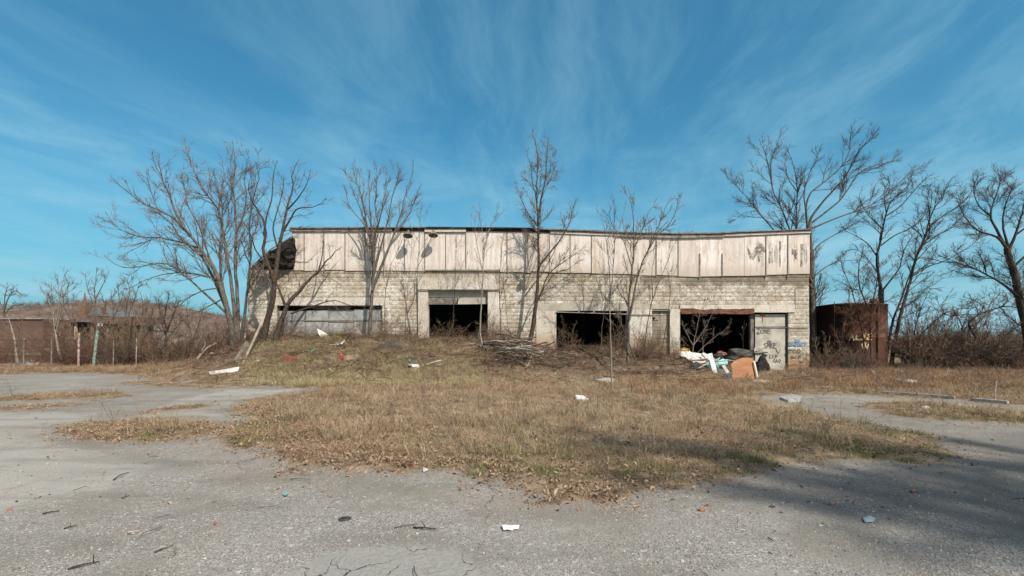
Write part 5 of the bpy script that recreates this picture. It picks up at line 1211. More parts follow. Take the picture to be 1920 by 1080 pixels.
for a, b, t1, t2, mm in ((88, 122, 596.5, 602, MAT_SLATE), (122.3, 160, 598, 604.5, MAT_RUST), (160.3, 190, 599, 604, MAT_SLATE), (190.3, 232, 602, 607, MAT_RUST)):
    MB().prism([(at(a, ys), W(0, t2, ys).z), (at(b, ys), W(0, t2 + 1, ys).z), (at(b, ys), W(0, t1 + 1, ys).z), (at(a, ys), W(0, t1, ys).z)], ys - 1.2, ys + 4.5).build('roof_sheet', mm, sh)
MB().box(at(128, ys), at(205, ys), ys + 4.3, ys + 8, W(0, 602, ys).z, W(0, 593.5, ys + 4).z).build('upper_storey', MAT_BRICKW, sh)
for px in (97, 125, 155.5, 186, 214): MB().box(at(px - 1.6, ys), at(px + 1.6, ys), ys - .9, ys - .7, -.1, W(0, 604, ys).z).build('post', MAT_TAN if px == 155.5 else MAT_BATTEN, sh)
MB().box(at(120, ys), at(158, ys), ys - .7, ys - .5, W(0, 640, ys).z, W(0, 635.5, ys).z).build('cross_beam', MAT_RUST, sh)
MB().box(at(200, ys), at(212, ys), ys - 1.3, ys - 1.25, W(0, 612, ys).z, W(0, 607, ys).z).build('torn_sheet', MAT_WHITE, sh)
MB().box(at(228, 58), at(268, 58), 58, 63, -.1, W(0, 619, 58).z).build('annexe', MAT_GREYSTONE, sh); MB().box(at(226, 58), at(270, 58), 57.8, 63.2, W(0, 618.9, 58).z, W(0, 616, 58).z).build('roof_sheet', MAT_FASCIA, sh)
MAT_SPIRE = simple('spire_brick', (.125, .075, .052), (.19, .12, .082), .8, bump=0); yc = 220.0; ch = empty('church', W(152, 645, yc), 'distant brick church with a pointed spire below the wooded ridge', 'church')
MB().box(at(145, yc), at(160, yc), yc, yc + 3.6, 0, W(0, 572, yc).z).build('tower', MAT_SPIRE, ch)
mb = MB(); cx = at(152.5, yc); hw = (at(160, yc) - at(145, yc)) / 2; z0 = W(0, 572, yc).z; zt_ = W(0, 545, yc).z
ring = [(cx + hw * .62 * math.cos(a), yc + 1.8 + hw * .62 * math.sin(a), z0) for a in [k * math.pi / 4 + .39 for k in range(8)]]
mb.add(ring + [(cx, yc + 1.8, zt_)], [(k, (k + 1) % 8, 8) for k in range(8)]).build('spire', MAT_SPIRE, ch)
for sx in (-1, 1): mb = MB(); mb.add([(cx + sx * hw * .8 - .35, yc, z0), (cx + sx * hw * .8 + .35, yc, z0), (cx + sx * hw * .8 + .35, yc + .7, z0), (cx + sx * hw * .8 - .35, yc + .7, z0), (cx + sx * hw * .8, yc + .35, z0 + 2.6)], [(0, 1, 4), (1, 2, 4), (2, 3, 4), (3, 0, 4)]).build('pinnacle', MAT_SPIRE, ch)
MB().box(at(160, yc), at(186, yc), yc + 1, yc + 24, 0, W(0, 592, yc).z).build('nave', MAT_BRICKW, ch)
mb = MB(); mb.prism([(at(159.8, yc), W(0, 592, yc).z), (at(187, yc), W(0, 592, yc).z), (at(173, yc), W(0, 578, yc).z)], yc + .8, yc + 24); mb.build('roof', MAT_SLATE, ch)
MB().box(at(183, yc), at(186, yc), yc + 2, yc + 3, W(0, 592, yc).z, W(0, 576, yc).z).build('chimney', MAT_BRICKRED, ch)
hs = empty('small_house', W(343, 655, 85), 'small pale gabled house behind the graffitied white wall', 'house')
mb = MB(); mb.prism([(at(333, 85), -.1), (at(353, 85), -.1), (at(353, 85), W(0, 634, 85).z), (at(343, 85), W(0, 628, 85).z), (at(333, 85), W(0, 634, 85).z)], 85, 93); mb.build('wall', MAT_WHITE, hs)
for s_ in (-1, 1):
    MB().add([(at(343, 85), 84.7, W(0, 627.4, 85).z), (at(343 + s_ * 12, 85), 84.7, W(0, 634.6, 85).z), (at(343 + s_ * 12, 85), 93.3, W(0, 634.6, 85).z), (at(343, 85), 93.3, W(0, 627.4, 85).z),
              (at(343, 85), 84.7, W(0, 626.6, 85).z), (at(343 + s_ * 12, 85), 84.7, W(0, 633.8, 85).z), (at(343 + s_ * 12, 85), 93.3, W(0, 633.8, 85).z), (at(343, 85), 93.3, W(0, 626.6, 85).z)],
             [(0, 1, 2, 3), (7, 6, 5, 4), (0, 4, 5, 1), (1, 5, 6, 2), (2, 6, 7, 3), (3, 7, 4, 0)]).build('roof', MAT_SLATE, hs)
yw = 38.0; gw = empty('graffiti_wall', W(364, 673, yw), 'low white wall with faded red and green graffiti beyond the left corner', 'wall')
for k in range(5):
    a = 315 + k * 19.4; MB().box(at(a, yw), at(a + 19.2, yw), yw, yw + .25, -.1, W(0, 635 + (k % 2) * .4, yw).z, .01).build('wall_panel', MAT_PLASTER, gw)
MAT_PINK = simple('faded_pink', (.42, .17, .16), (.55, .30, .28), 7); MAT_FGREEN = simple('faded_green', (.17, .27, .20), (.30, .38, .31), 7)
for pts, mm in (([(386, 640), (394, 637), (402, 639), (404, 646), (396, 650), (391, 646)], MAT_PINK), ([(370, 645), (380, 641), (389, 648), (398, 655), (406, 652), (408, 658), (396, 662), (382, 657), (374, 652)], MAT_FGREEN), ([(330, 644), (340, 640), (352, 646), (346, 652), (336, 651)], MAT_SLATE)):
    MB().prism([(at(a, yw), W(0, b, yw).z) for a, b in pts], yw - .014, yw - .006).build('graffiti', mm, gw)
# wire fence
yf = 29.2; fe = empty('wire_fence', W(100, 688, yf), 'rusty wire fence between the lot and the road on the left', 'fence')
MAT_POSTRED = simple('red_white_post', (.24, .09, .07), (.40, .36, .33), 5); MAT_POSTGREEN = simple('green_post', (.09, .16, .125), (.30, .35, .30), 6)
for px, top, mm, r in ((-60, 632, MAT_BATTEN, .05), (-10, 632, MAT_BATTEN, .05), (44, 634, MAT_BATTEN, .045), (96, 634, MAT_BATTEN, .045), (147, 624, MAT_POSTRED, .065), (178, 620, MAT_POSTGREEN, .085), (255, 635, MAT_GREYWOOD, .03), (212, 636, MAT_BATTEN, .04)):
    lean = .12 if px == 178 else 0.0
    b = W(px, 690, yf); MB().tube([Vector((b.x - lean, yf, -.3)), Vector((b.x + lean, yf + .05, W(px, top, yf).z))], r, 7).build('post', mm, fe)
for py in (637, 653, 668): MB().tube([Vector((at(px, yf), yf, W(0, py + math.sin(px * .05) * .8, yf).z)) for px in range(-60, 262, 14)], .014, 4).build('wire', MAT_RUSTDK, fe)
mb = MB(); za, zb_ = .1, W(0, 637, yf).z; xx = at(-60, yf)
while xx < at(178, yf):
    mb.tube([(xx, yf + .01, za), (xx + (zb_ - za), yf + .01, zb_)], .0035, 3, False); mb.tube([(xx + (zb_ - za), yf - .01, za), (xx, yf - .01, zb_)], .0035, 3, False); xx += .11
tag(mb.build('wire_mesh', MAT_RUSTDK, fe), kind='stuff')
tag(MB().tube([W(240, 684, 30.5), W(244, 640, 30.5), W(249, 594, 30.5)], [.07, .06, .05], 7).build('slanting_pole', MAT_BARK_DARK), 'dark bare pole slanting up behind the white fence post', 'pole')

# hills and far woods
def hill(name, prof, yr, yf_, yb_, label, col):
    xs = np.linspace(prof[0][0], prof[-1][0], 130); hp = np.interp(xs, [p[0] for p in prof], [p[1] for p in prof]); X_ = (xs - CXP) * yr / F; Hh = EYE - (hp - HOR) * yr / F
    ys = np.linspace(0, 1, 26); V = np.zeros((len(ys), len(xs), 3))
    for j, t in enumerate(ys):
        yy = yf_ + (yb_ - yf_) * t; tr = (yr - yf_) / (yb_ - yf_); e = math.sin(min(t / tr, 1) * math.pi / 2) if t < tr else math.cos((t - tr) / (1 - tr) * math.pi / 2)
        V[j, :, 0] = X_; V[j, :, 1] = yy; V[j, :, 2] = -1 + (Hh + 1) * max(e, 0)
    V[:, :, 2] += vnoise(V[:, :, 0], V[:, :, 1], .012, 4) * 1.2
    n1, n2 = V.shape[:2]; ix = np.arange(n1 * n2).reshape(n1, n2)
    f = np.stack([ix[:-1, :-1], ix[:-1, 1:], ix[1:, 1:], ix[1:, :-1]], -1).reshape(-1, 4)
    o = link(name, npmesh(name, V, f, True), col, None, Vector((0, 0, 0))); tag(o, label, None, None, 'structure'); return V
MAT_HILL = simple('wooded_slope', (.105, .072, .055), (.185, .135, .105), .05, bump=0); MAT_HILL2 = simple('far_slope', (.12, .105, .10), (.18, .16, .15), .03, bump=0)
HV = hill('hill', [(-700, 600), (-200, 598), (0, 597), (60, 590), (90, 583), (130, 575), (200, 570), (260, 568), (300, 571), (340, 579), (380, 589), (430, 597), (480, 604), (600, 622), (720, 640)], 520, 330, 760, 'wooded brown ridge on the left horizon', MAT_HILL)
hill('far_hill', [(1300, 640), (1500, 636), (1660, 635), (1760, 636), (1900, 632), (2100, 630), (2500, 636), (2800, 640)], 900, 600, 1300, 'low hazy hills on the right horizon', MAT_HILL2)
FARP = [(shrub_mesh(300 + i, 8.5, 2.2, 6, .16, .02, 'far_tree', .055, (18, 48), 1.0), mm) for i, mm in enumerate((MAT_BRUSH, MAT_TWIG_DK, MAT_BRUSH, MAT_BRUSH_RED))]
def scat(name, P, s, protos, label, zrot=True, tilt=0.0, kind='stuff'):
    P = np.asarray(P); R = np.zeros((len(P), 3)); R[:, 2] = RNG.uniform(0, 6.283, len(P))
    if tilt: R[:, :2] = RNG.normal(0, tilt, (len(P), 2))
    o = scatter(name, P, R, s, protos); return tag(o, label, None, None, kind)
hv = HV.reshape(-1, 3); pick = RNG.integers(0, len(hv), 6500); ph = hv[pick] + RNG.uniform(-1, 1, (6500, 3)) * np.array([4.5, 8, 0]); ok = (hv[pick][:, 2] > 4) & (ph[:, 1] < 560); ph = ph[ok]; ph[:, 2] -= .4
scat('hillside_wood', ph, RNG.uniform(.55, 1.0, len(ph)), FARP, 'leafless brown wood covering the ridge on the left')
n = 420; py_ = RNG.uniform(62, 200, n); pxx = RNG.uniform(-150, 700, n); P = np.stack([(pxx - CXP) * py_ / F, py_, np.zeros(n)], 1); P = P[(np.abs(pxx[:] - 152) > 20) | (py_ > 226)]
scat('far_wood', P, RNG.uniform(.35, .62, len(P)), FARP, 'leafless scrub between the lot and the left-hand ridge')
n = 520; py_ = RNG.uniform(45, 240, n); pxx = RNG.uniform(1480, 2250, n); k_ = ~((pxx > 1655) & (pxx < 1735) & (py_ < 120)); pxx, py_ = pxx[k_], py_[k_]
scat('far_scrub', np.stack([(pxx - CXP) * py_ / F, py_, np.zeros(len(py_))], 1), RNG.uniform(.28, .5, len(py_)), FARP, 'leafless scrub on the flat ground beyond the tank')

P = np.array([r[:3] for r in REAR]); scat('rear_thicket', P, np.array([r[3] for r in REAR]), [(m_, None) for m_ in SHRUBS[:5]], 'dense bare brush behind the front rows of shrubs')

# ------------------------------------------------------------------ fallen wood and litter
def stick(name, a, b, r, m, label, cat='branch', group=None, bend=.08, spurs=0, seed=0, n=6):
    rg = random.Random(seed); a, b = Vector(a), Vector(b); L = (b - a).length; o1 = Vector((rg.uniform(-1, 1), rg.uniform(-1, 1), rg.uniform(0, 1))) * bend * L
    pts = [a.lerp(b, k / 6) + o1 * math.sin(k / 6 * math.pi) + Vector((rg.uniform(-1, 1), rg.uniform(-1, 1), rg.uniform(-.5, .5))) * .012 * L for k in range(7)]
    mb = MB().tube(pts, [r * (1 - .5 * k / 6) for k in range(7)], n)
    for _ in range(spurs):
        k = rg.randint(2, 5); d_ = Vector((rg.uniform(-1, 1), rg.uniform(-.6, .4), rg.uniform(.1, 1))).normalized() * L * rg.uniform(.15, .35)
        mb.tube([pts[k], pts[k] + d_ * .5 + Vector((0, 0, .02)), pts[k] + d_], [r * .5, r * .4, r * .2], max(3, n - 2))
    return tag(mb.build(name, m, smooth=True), label, cat, group)
GW = 'driftwood heap under the tall slim tree'
stick('log', onG(952, 672) + Vector((0, 0, .08)), onG(985, 690) + Vector((0, 0, .07)), .10, MAT_BARK_DARK, 'thick dark log with a pale cut end at the front of the driftwood heap', 'log', GW, .03, 0, 1, 8)
tag(MB().tube([onG(950.5, 671) + Vector((-.02, -.02, .08)), onG(952, 672) + Vector((0, -.0, .08))], .085, 8).build('cut_end', MAT_TAN, bpy.data.objects['log']))
stick('dead_branch', onG(986, 690), onG(994, 672) + Vector((0, 0, .35)), .035, MAT_TAN, 'pale stub of branch standing at the right end of the thick log', 'branch', GW, .1, 1, 2)
stick('dead_branch', onG(992, 645) + Vector((0, -.2, .3)), onG(1020, 660) + Vector((0, 0, .1)), .035, MAT_GREYWOOD, 'grey branch leaning right from the foot of the tall slim tree', 'branch', GW, .05, 0, 3)
rs = random.Random(21)
WOOD = [(MAT_GREYWOOD, 'silver-grey'), (MAT_BARK_GREY, 'grey-brown'), (MAT_BARK_DARK, 'dark'), (MAT_BARK_DARK, 'dark'), (MAT_BRUSH, 'brown'), (MAT_BARK_PALE, 'pale')]
def WD(px, an, ln, mid, where):
    m_, c_ = rs.choice(WOOD); return m_, f"{'long' if ln > 1.2 else 'short'} {c_} branch {'sloping right' if math.cos(an) > 0 else 'sloping left'} on the {'left' if px < mid else 'right'} {where}"
def WM(px):
    m_, c_ = rs.choice(WOOD); return m_, f"thin {c_} stick in the weeds " + ('before the grey boarding' if px < 720 else 'left of the first doorway' if px < 803 else 'before the first doorway' if px < 930 else 'by the driftwood heap' if px < 1040 else 'before the middle doorway' if px < 1180 else 'before the blocked opening')
for k in range(84):
    px = rs.gauss(972, 38); py = rs.uniform(646, 686); ln = rs.uniform(.5, 1.9); c = onG(px, py); an = rs.choice([rs.uniform(-.9, .3), rs.uniform(-.9, .3), rs.uniform(2.4, 3.6)])
    d_ = Vector((math.cos(an), rs.uniform(-.5, .3), rs.uniform(-.55, .15))).normalized() * ln
    c.z += rs.uniform(.02, .85) * max(0, 1 - abs(px - 968) / 62)
    stick('dead_branch', c - d_ / 2, c + d_ / 2, rs.uniform(.016, .046), *WD(px, an, ln, 968, 'in the driftwood heap'), 'branch', GW, .10, rs.randint(0, 2), k + 50, 5)
for k in range(26):
    px = rs.uniform(1010, 1110); py = rs.uniform(664, 695); c = onG(px, py); an = rs.uniform(-.6, .2); d_ = Vector((math.cos(an), rs.uniform(-.5, .1), -.15)).normalized() * rs.uniform(.4, 1.2); c.z += .05
    stick('dead_branch', c - d_ / 2, c + d_ / 2, rs.uniform(.010, .022), *WD(px, an, 1, 1060, 'before the middle doorway'), 'branch', 'dry branches before the middle doorway', .08, rs.randint(0, 1), k + 150, 4)
for k in range(40):
    px = rs.uniform(560, 1300); py = rs.uniform(640, 690); c = onG(px, py); an = rs.uniform(-.6, 3.6); d_ = Vector((math.cos(an), rs.uniform(-.4, .4), rs.uniform(-.1, .5))).normalized() * rs.uniform(.3, 1.0); c.z += .06
    stick('dead_stick', c - d_ * .4, c + d_ * .6, rs.uniform(.007, .014), *WM(px), 'stick', 'dry sticks on the mound', .12, rs.randint(0, 2), k + 250, 4)
stick('long_log', onG(1083, 655) + Vector((0, 0, .12)), onG(1133, 688) + Vector((0, 0, .06)), .085, MAT_BARK_DARK, 'long dark trunk lying down the slope below the middle doorway', 'log', None, .03, 1, 5, 8)
stick('fallen_stick', onG(1086, 710) + Vector((0, 0, .04)), onG(1130, 694) + Vector((0, 0, .06)), .03, MAT_BARK_GREY, 'brown branch in the grass pointing up towards the long dark trunk', 'branch', None, .04, 0, 6)
stick('fallen_limb', onG(368, 682) + Vector((0, 0, .05)), onG(408, 664) + Vector((0, 0, .55)), .07, MAT_BARK_PALE, 'pale broken limb propped on the ground left of the big tree', 'branch', None, .12, 2, 7, 7)
stick('fallen_limb', onG(380, 668) + Vector((0, 0, .15)), onG(412, 674) + Vector((0, 0, .1)), .06, MAT_GREYWOOD, 'grey fallen limb lying before the graffitied wall', 'branch', None, .1, 1, 8, 7)
lump('pale_log', onG(1133, 718) + Vector((0, 0, .07)), .20, MAT_GREYSTONE, 'pale grey stone-like block in the grass beyond the white bottle', 'rubble', None, 3, (2.0, .6, .6))
plank('grey_slab', onG(444, 682) + Vector((.1, 0, -.05)), W(468, 646, 23.3), .55, .05, MAT_BATTEN, 'wide grey slab leaning up the bank by the crooked tree', 'slab', twist=.9)
plank('leaning_plank', onG(455, 682), W(497, 590, 23.45), .09, .05, MAT_FASCIA, 'long grey plank leaning against the crooked tree', 'plank', twist=.6)
slab('leaning_sheet', [[W(447, 602, 25.2), W(456, 606, 25.2)], [W(452, 640, 24.9), W(462, 640, 24.9)]], .02, MAT_WHITE, 'pale sheet leaning against the left end of the building', 'sheet', crump=.01)
a = [onG(392, 703), onG(412, 700), onG(436, 696), onG(449, 694)]; b = [onG(394, 706), onG(415, 703), onG(438, 701), onG(446, 699)]
slab('white_board', [[q + Vector((0, 0, .10)) for q in a], [q + Vector((0, 0, .05)) for q in b]], .03, MAT_WHITE, 'flat white board lying at the foot of the mound on the left', 'board', crump=.008)
q = onG(607, 634); slab('broken_board', [[q + Vector((-.40, .1, .48)), q + Vector((-.05, .1, .30))], [q + Vector((-.12, -.12, .06)), q + Vector((.38, -.1, .02))]], .03, MAT_WHITE, 'pinkish white broken board standing on top of the mound', 'board', crump=.01)
q = onG(632, 648); slab('broken_board', [[q + Vector((-.45, .1, .05)), q + Vector((.1, .1, .12)), q + Vector((.36, .1, .24))], [q + Vector((-.3, -.15, .02)), q + Vector((.1, -.2, .02)), q + Vector((.30, -.2, .06))]], .02, MAT_WHITE, 'pale board lying on the mound below the broken one', 'board', crump=.012)
q = onG(545, 679); tag(MB().box(-.33, .33, -.14, .14, -.05, .24, .02, Matrix.Translation(q) @ Matrix.Rotation(.25, 4, 'Y') @ Matrix.Rotation(.2, 4, 'Z')).build('red_box', MAT_BRICKRED, bevel=.015), 'brick-red box half sunk in the grass at the left of the mound', 'box')
lump('red_rag', onG(639, 676) + Vector((0, 0, .10)), .17, MAT_RED, 'bright red rag in the grass on the mound', 'rag', None, 5, (.8, .5, 1.2))
lump('red_scrap', onG(634, 687) + Vector((0, 0, .03)), .07, MAT_RED, 'small red scrap below the bright red rag', 'scrap', None, 6)
lump('blue_scrap', onG(484, 682) + Vector((0, 0, .05)), .12, MAT_BLUE, 'pale blue scrap near the leaning grey slab', 'scrap', None, 7, (1, .7, .9))
plank('green_strip', onG(578, 667) + Vector((0, 0, .06)), onG(592, 657) + Vector((0, 0, .10)), .12, .03, MAT_TEAL, 'bluish green strip on the mound left of the red rag', 'strip')
plank('grey_beam', onG(704, 650) + Vector((0, 0, .08)), onG(758, 652) + Vector((0, 0, .10)), .20, .12, MAT_SLATE, 'blue-grey splintered beam lying on the mound left of the first doorway', 'beam', jit=.03)
lump('white_sack', onG(776, 691) + Vector((0, 0, .08)), .20, MAT_WHITE2, 'white plastic sack at the foot of the mound', 'sack', None, 8, (1.3, .7, .6))
lump('black_scrap', onG(770, 690) + Vector((0, -.16, .08)), .07, MAT_BLACKPL, 'black scrap stuck on the front of the white plastic sack', 'scrap', None, 9, (1.4, .5, .6))
lump('teal_bag', onG(772, 680) + Vector((0, 0, .06)), .15, MAT_TEAL, 'dull green bag behind the white plastic sack', 'bag', None, 10)
plank('white_batten', onG(800, 686) + Vector((0, 0, .06)), onG(826, 680) + Vector((0, 0, .10)), .10, .03, MAT_WHITE, 'white batten right of the plastic sack', 'batten')
lump('green_scrap', onG(825, 687) + Vector((0, 0, .04)), .12, MAT_FGREEN, 'dull green scrap beside the white batten', 'scrap', None, 11, (1.3, .8, .5))
plank('white_batten', onG(668, 718) + Vector((0, 0, .04)), onG(701, 715) + Vector((0, 0, .04)), .10, .03, MAT_WHITE, 'long white batten in the grass below the mound', 'batten')
plank('pale_batten', onG(646, 724) + Vector((0, 0, .03)), onG(668, 724) + Vector((0, 0, .03)), .14, .03, MAT_CONC, 'short pale batten beside the long white one', 'batten')
plank('tan_lath', onG(446, 713) + Vector((0, 0, .03)), onG(473, 713) + Vector((0, 0, .03)), .08, .02, MAT_TAN, 'tan lath lying behind the concrete tongue', 'lath')
plank('tan_lath', onG(608, 686) + Vector((0, 0, .03)), onG(624, 700) + Vector((0, 0, .05)), .06, .02, MAT_TAN, 'tan lath lying slantwise below the bright red rag', 'lath')
plank('pale_lath', onG(450, 720) + Vector((0, 0, .03)), onG(492, 721) + Vector((0, 0, .03)), .07, .02, MAT_CONC, 'pale lath along the far edge of the concrete tongue', 'lath')
q = onG(1091, 755); bo = empty('white_bottle', q, 'white plastic bottle lying in the brown grass', 'bottle'); v, f = lathe([(.001, -.20), (.075, -.20), (.08, -.18), (.08, .06), (.03, .14), (.03, .19), (.001, .19)], 12)
Mx = Matrix.Translation(q + Vector((0, 0, .10))) @ Matrix.Rotation(.45, 4, 'Z') @ Matrix.Rotation(1.72, 4, 'Y'); MB().add([Mx @ Vector(p) for p in v], f).build('body', MAT_WHITE2, bo, True)
v, f = lathe([(.001, .185), (.038, .185), (.038, .225), (.001, .225)], 10); MB().add([Mx @ Vector((p[0], p[1], p[2] - .42)) for p in v], f).build('cap', MAT_SLATE, bo)
lump('blue_scrap', onG(882, 741) + Vector((0, 0, .03)), .09, MAT_SLATE, 'small blue-grey scrap in the middle of the grass', 'scrap', None, 12, (1.4, .8, .5))
lump('dark_scrap', onG(1310, 748) + Vector((0, 0, .03)), .10, MAT_SLATE, 'dark blue-green scrap in the grass before the brown tabletop', 'scrap', None, 13, (1.4, .8, .5))
# litter on the near asphalt
def flat(name, pts, m, label, cat, z=.012, th=.004):
    P = [G(a, b) + Vector((0, 0, z + hz(G(a, b).x, G(a, b).y) + rs.uniform(0, .012))) for a, b in pts]; n = len(P); c = sum(P, Vector()) / n
    vs = P + [c + Vector((0, 0, .012))] + [p - Vector((0, 0, th)) for p in P]
    return tag(MB().add(vs, [(i, (i + 1) % n, n) for i in range(n)] + [(i, n + 1 + i, n + 1 + (i + 1) % n, (i + 1) % n) for i in range(n)]).build(name, m), label, cat)
flat('paper_scrap', [(941, 992), (948, 989), (960, 990), (974, 991), (973, 996), (964, 997), (960, 1000), (951, 999), (944, 1000)], MAT_WHITE2, 'torn scrap of white paper on the near asphalt', 'paper')
q = G(646, 977); tag(MB().tube([q + Vector((-.05, .0, .012)), q + Vector((-.03, .04, .015)), q + Vector((.03, .05, .012)), q + Vector((.05, .02, .012)), q + Vector((.0, -.01, .014)), q + Vector((-.04, -.02, .012))], .011, 6).build('black_loop', MAT_BLACKPL), 'small black loop of rubber on the gravel', 'scrap')
flat('teal_scrap', [(530, 928), (536, 926), (541, 929), (537, 933), (531, 932)], MAT_TEAL, 'tiny teal plastic scrap on the gravel at the left', 'scrap')
for (a, b, wd, nm) in ((1316, 955, 7, 'orange-red chip on the asphalt before the grass edge'), (1560, 946, 4.5, 'small red chip in the tree shadow on the asphalt'), (1712, 924, 6, 'red chip on the asphalt farthest to the right'), (403, 984, 3, 'tiny pink chip on the gravel at the lower left')):
    flat('red_chip', [(a - wd, b), (a - wd * .2, b - wd * .3), (a + wd, b - 1), (a + wd * .6, b + wd * .3), (a - wd * .3, b + wd * .35)], MAT_ORANGE_MARK if wd > 4 else MAT_RED, nm, 'chip', .01, .01)
flat('grey_plate', [(1618, 974), (1630, 970), (1641, 974), (1638, 980), (1622, 981)], MAT_BLUE, 'flat pale grey plate on the asphalt in the tree shadow', 'plate')
flat('pale_chip', [(792, 884), (797, 881), (803, 883), (800, 887), (794, 888)], MAT_WHITE, 'pale chip at the front edge of the dead grass', 'chip')
for k, (a, b, c, e, r, mm, lab) in enumerate([(212, 903, 241, 889, .007, MAT_BARK_DARK, 'dark twig on the pale asphalt at the left'), (228, 936, 243, 932, .006, MAT_BARK_DARK, 'short dark twig below the longer one at the left'), (80, 967, 112, 961, .008, MAT_BARK_DARK, 'dark twig at the edge of the pale asphalt'),
        (126, 1072, 186, 1060, .008, MAT_BARK_DARK, 'long reddish twig at the lower left corner'), (290, 1038, 325, 1026, .006, MAT_BARK_GREY, 'thin twig among pebbles at the lower left'), (120, 996, 145, 987, .006, MAT_BARK_DARK, 'short twig left of the gravel at the lower left'),
        (740, 992, 782, 986, .006, MAT_BARK_GREY, 'thin grey twig crossing the brown one on the gravel'), (775, 992, 818, 997, .008, MAT_BARK_DARK, 'brown twig on the gravel left of the paper scrap'), (545, 902, 585, 903, .005, MAT_BARK_GREY, 'thin twig beside the dead grass edge'),
        (405, 838, 409, 815, .005, MAT_TAN, 'pale stalk standing at the gap in the leaf litter'), (432, 779, 452, 780, .009, MAT_SLATE, 'dark stick on the pale concrete tongue'), (240, 1002, 262, 1000, .006, MAT_TAN, 'pale twig on the gravel at the lower left'), (1440, 1012, 1452, 1020, .006, MAT_BARK_DARK, 'short twig on the asphalt at the lower right')]):
    p1, p2 = onG(a, b), onG(c, e); p1.z += .012; p2.z += .012; stick('twig', p1, p2, r, mm, lab, 'twig', 'twigs on the asphalt', .05, k % 2, k + 400, 5)
# right side
flat('concrete_slab', [(1462, 748), (1485, 743), (1502, 747), (1500, 753), (1478, 755)], MAT_GREYSTONE, 'pale broken concrete slab on the path to the right of the heap', 'slab', .05, .06)
flat('white_slab', [(1678, 716), (1697, 713), (1696, 716), (1682, 718)], MAT_WHITE, 'small white slab in the weeds right of the tank', 'slab', .10, .05)
flat('white_slab', [(1690, 721), (1702, 717), (1719, 719), (1718, 722), (1700, 723)], MAT_WHITE, 'larger white slab in the weeds right of the tank', 'slab', .12, .05)
plank('white_rail', onG(1822, 752) + Vector((0, 0, .05)), onG(1890, 758) + Vector((0, 0, .05)), .14, .06, MAT_GREYSTONE, 'long pale rail lying along the far side of the right-hand path', 'rail')
plank('white_rail', onG(1655, 739) + Vector((0, 0, .05)), onG(1790, 749) + Vector((0, 0, .05)), .12, .06, MAT_GREYSTONE, 'long pale kerb-like bar beyond the right-hand path', 'bar')
lump('pale_stone', onG(1636, 708) + Vector((0, 0, .10)), .16, MAT_GREYSTONE, 'pale stone at the foot of the rusty tank', 'stone', None, 15, (.7, .7, 1.3))
lump('pale_stone', onG(1736, 768) + Vector((0, 0, .03)), .09, MAT_WHITE, 'small white stone on the right-hand path', 'stone', None, 16)
for k, (a, b, t, lab) in enumerate([(1865, 755, 714, 'thin pale stake in the weeds at the right'), (1776, 706, 690, 'short pale stake before the right-hand thicket')]):
    q = onG(a, b); tag(MB().tube([q - Vector((0, 0, .1)), Vector((q.x + .03, q.y, W(a, t, q.y).z))], .014, 5).build('stake', MAT_TAN), lab, 'stake')
for k in range(34):                                       # rubble strewn along the foot of the mound
    px = rs.choice([rs.uniform(430, 580), rs.uniform(1020, 1300), rs.uniform(430, 1320), rs.uniform(1430, 1750)]); py = rs.uniform(676, 706) if px < 1300 else rs.uniform(703, 724); q = onG(px, py)
    sm, sc_ = rs.choice([(MAT_GREYSTONE, 'grey'), (MAT_CONC, 'buff'), (MAT_WHITE, 'white'), (MAT_BRICKRED, 'brick-red')]); wh = 'near the leaning slab' if px < 500 else 'below the grey boarding' if px < 720 else 'below the first doorway' if px < 930 else 'below the driftwood heap' if px < 1043 else 'below the middle doorway' if px < 1200 else 'left of the rubbish heap' if px < 1330 else 'before the tank' if px < 1660 else 'in the weeds right of the tank'
    lump('rubble_stone', q + Vector((0, 0, .03)), rs.uniform(.035, .09), sm, f'small {sc_} broken stone {wh}', 'stone', 'rubble stones at the foot of the mound', k + 60, (1.3, 1, .7), 1)

# ------------------------------------------------------------------ ground cover
def blades(seed, n, rad, lmin, lmax, wmin, wmax, lean, name, curl=.5):
    rg = np.random.default_rng(seed); V = []; Q = []; Tt = []
    for i in range(n):
        a = rg.uniform(0, 6.283); r = rad * rg.uniform(0, 1) ** .6; b = np.array([r * math.cos(a), r * math.sin(a), -.01]); az = rg.uniform(0, 6.283); L = rg.uniform(lmin, lmax); le = np.clip(rg.normal(lean, .25), .05, 1.5)
        d1 = np.array([math.cos(az) * math.sin(le), math.sin(az) * math.sin(le), math.cos(le)]); le2 = min(le + curl * rg.uniform(.3, 1.2), 1.75); d2 = np.array([math.cos(az) * math.sin(le2), math.sin(az) * math.sin(le2), math.cos(le2)])
        s = np.array([-math.sin(az), math.cos(az), rg.uniform(-.4, .4)]) * rg.uniform(wmin, wmax) / 2; k = len(V)
        m1 = b + d1 * L * .5; V += [b - s, b + s, m1 + s * .8, m1 - s * .8, m1 + d2 * L * .5]; Q.append((k, k + 1, k + 2, k + 3)); Tt.append((k + 3, k + 2, k + 4))
    return npmesh(name, np.array(V), [np.array(Q), np.array(Tt)])
def leaf(seed, name):
    rg = np.random.default_rng(seed); L = rg.uniform(.020, .036); w_ = L * rg.uniform(.8, 1.2); c = rg.uniform(.3, .9) * w_
    V = [(-L, 0, 0), (-.3 * L, -w_ * .5, c * .5), (.5 * L, -w_ * .4, c * .6), (L, 0, c * .3), (.5 * L, w_ * .4, c * .55), (-.3 * L, w_ * .5, c * .5), (0, 0, 0)]
    return npmesh(name, np.array(V), np.array([(6, i, (i + 1) % 6) for i in range(6)]))
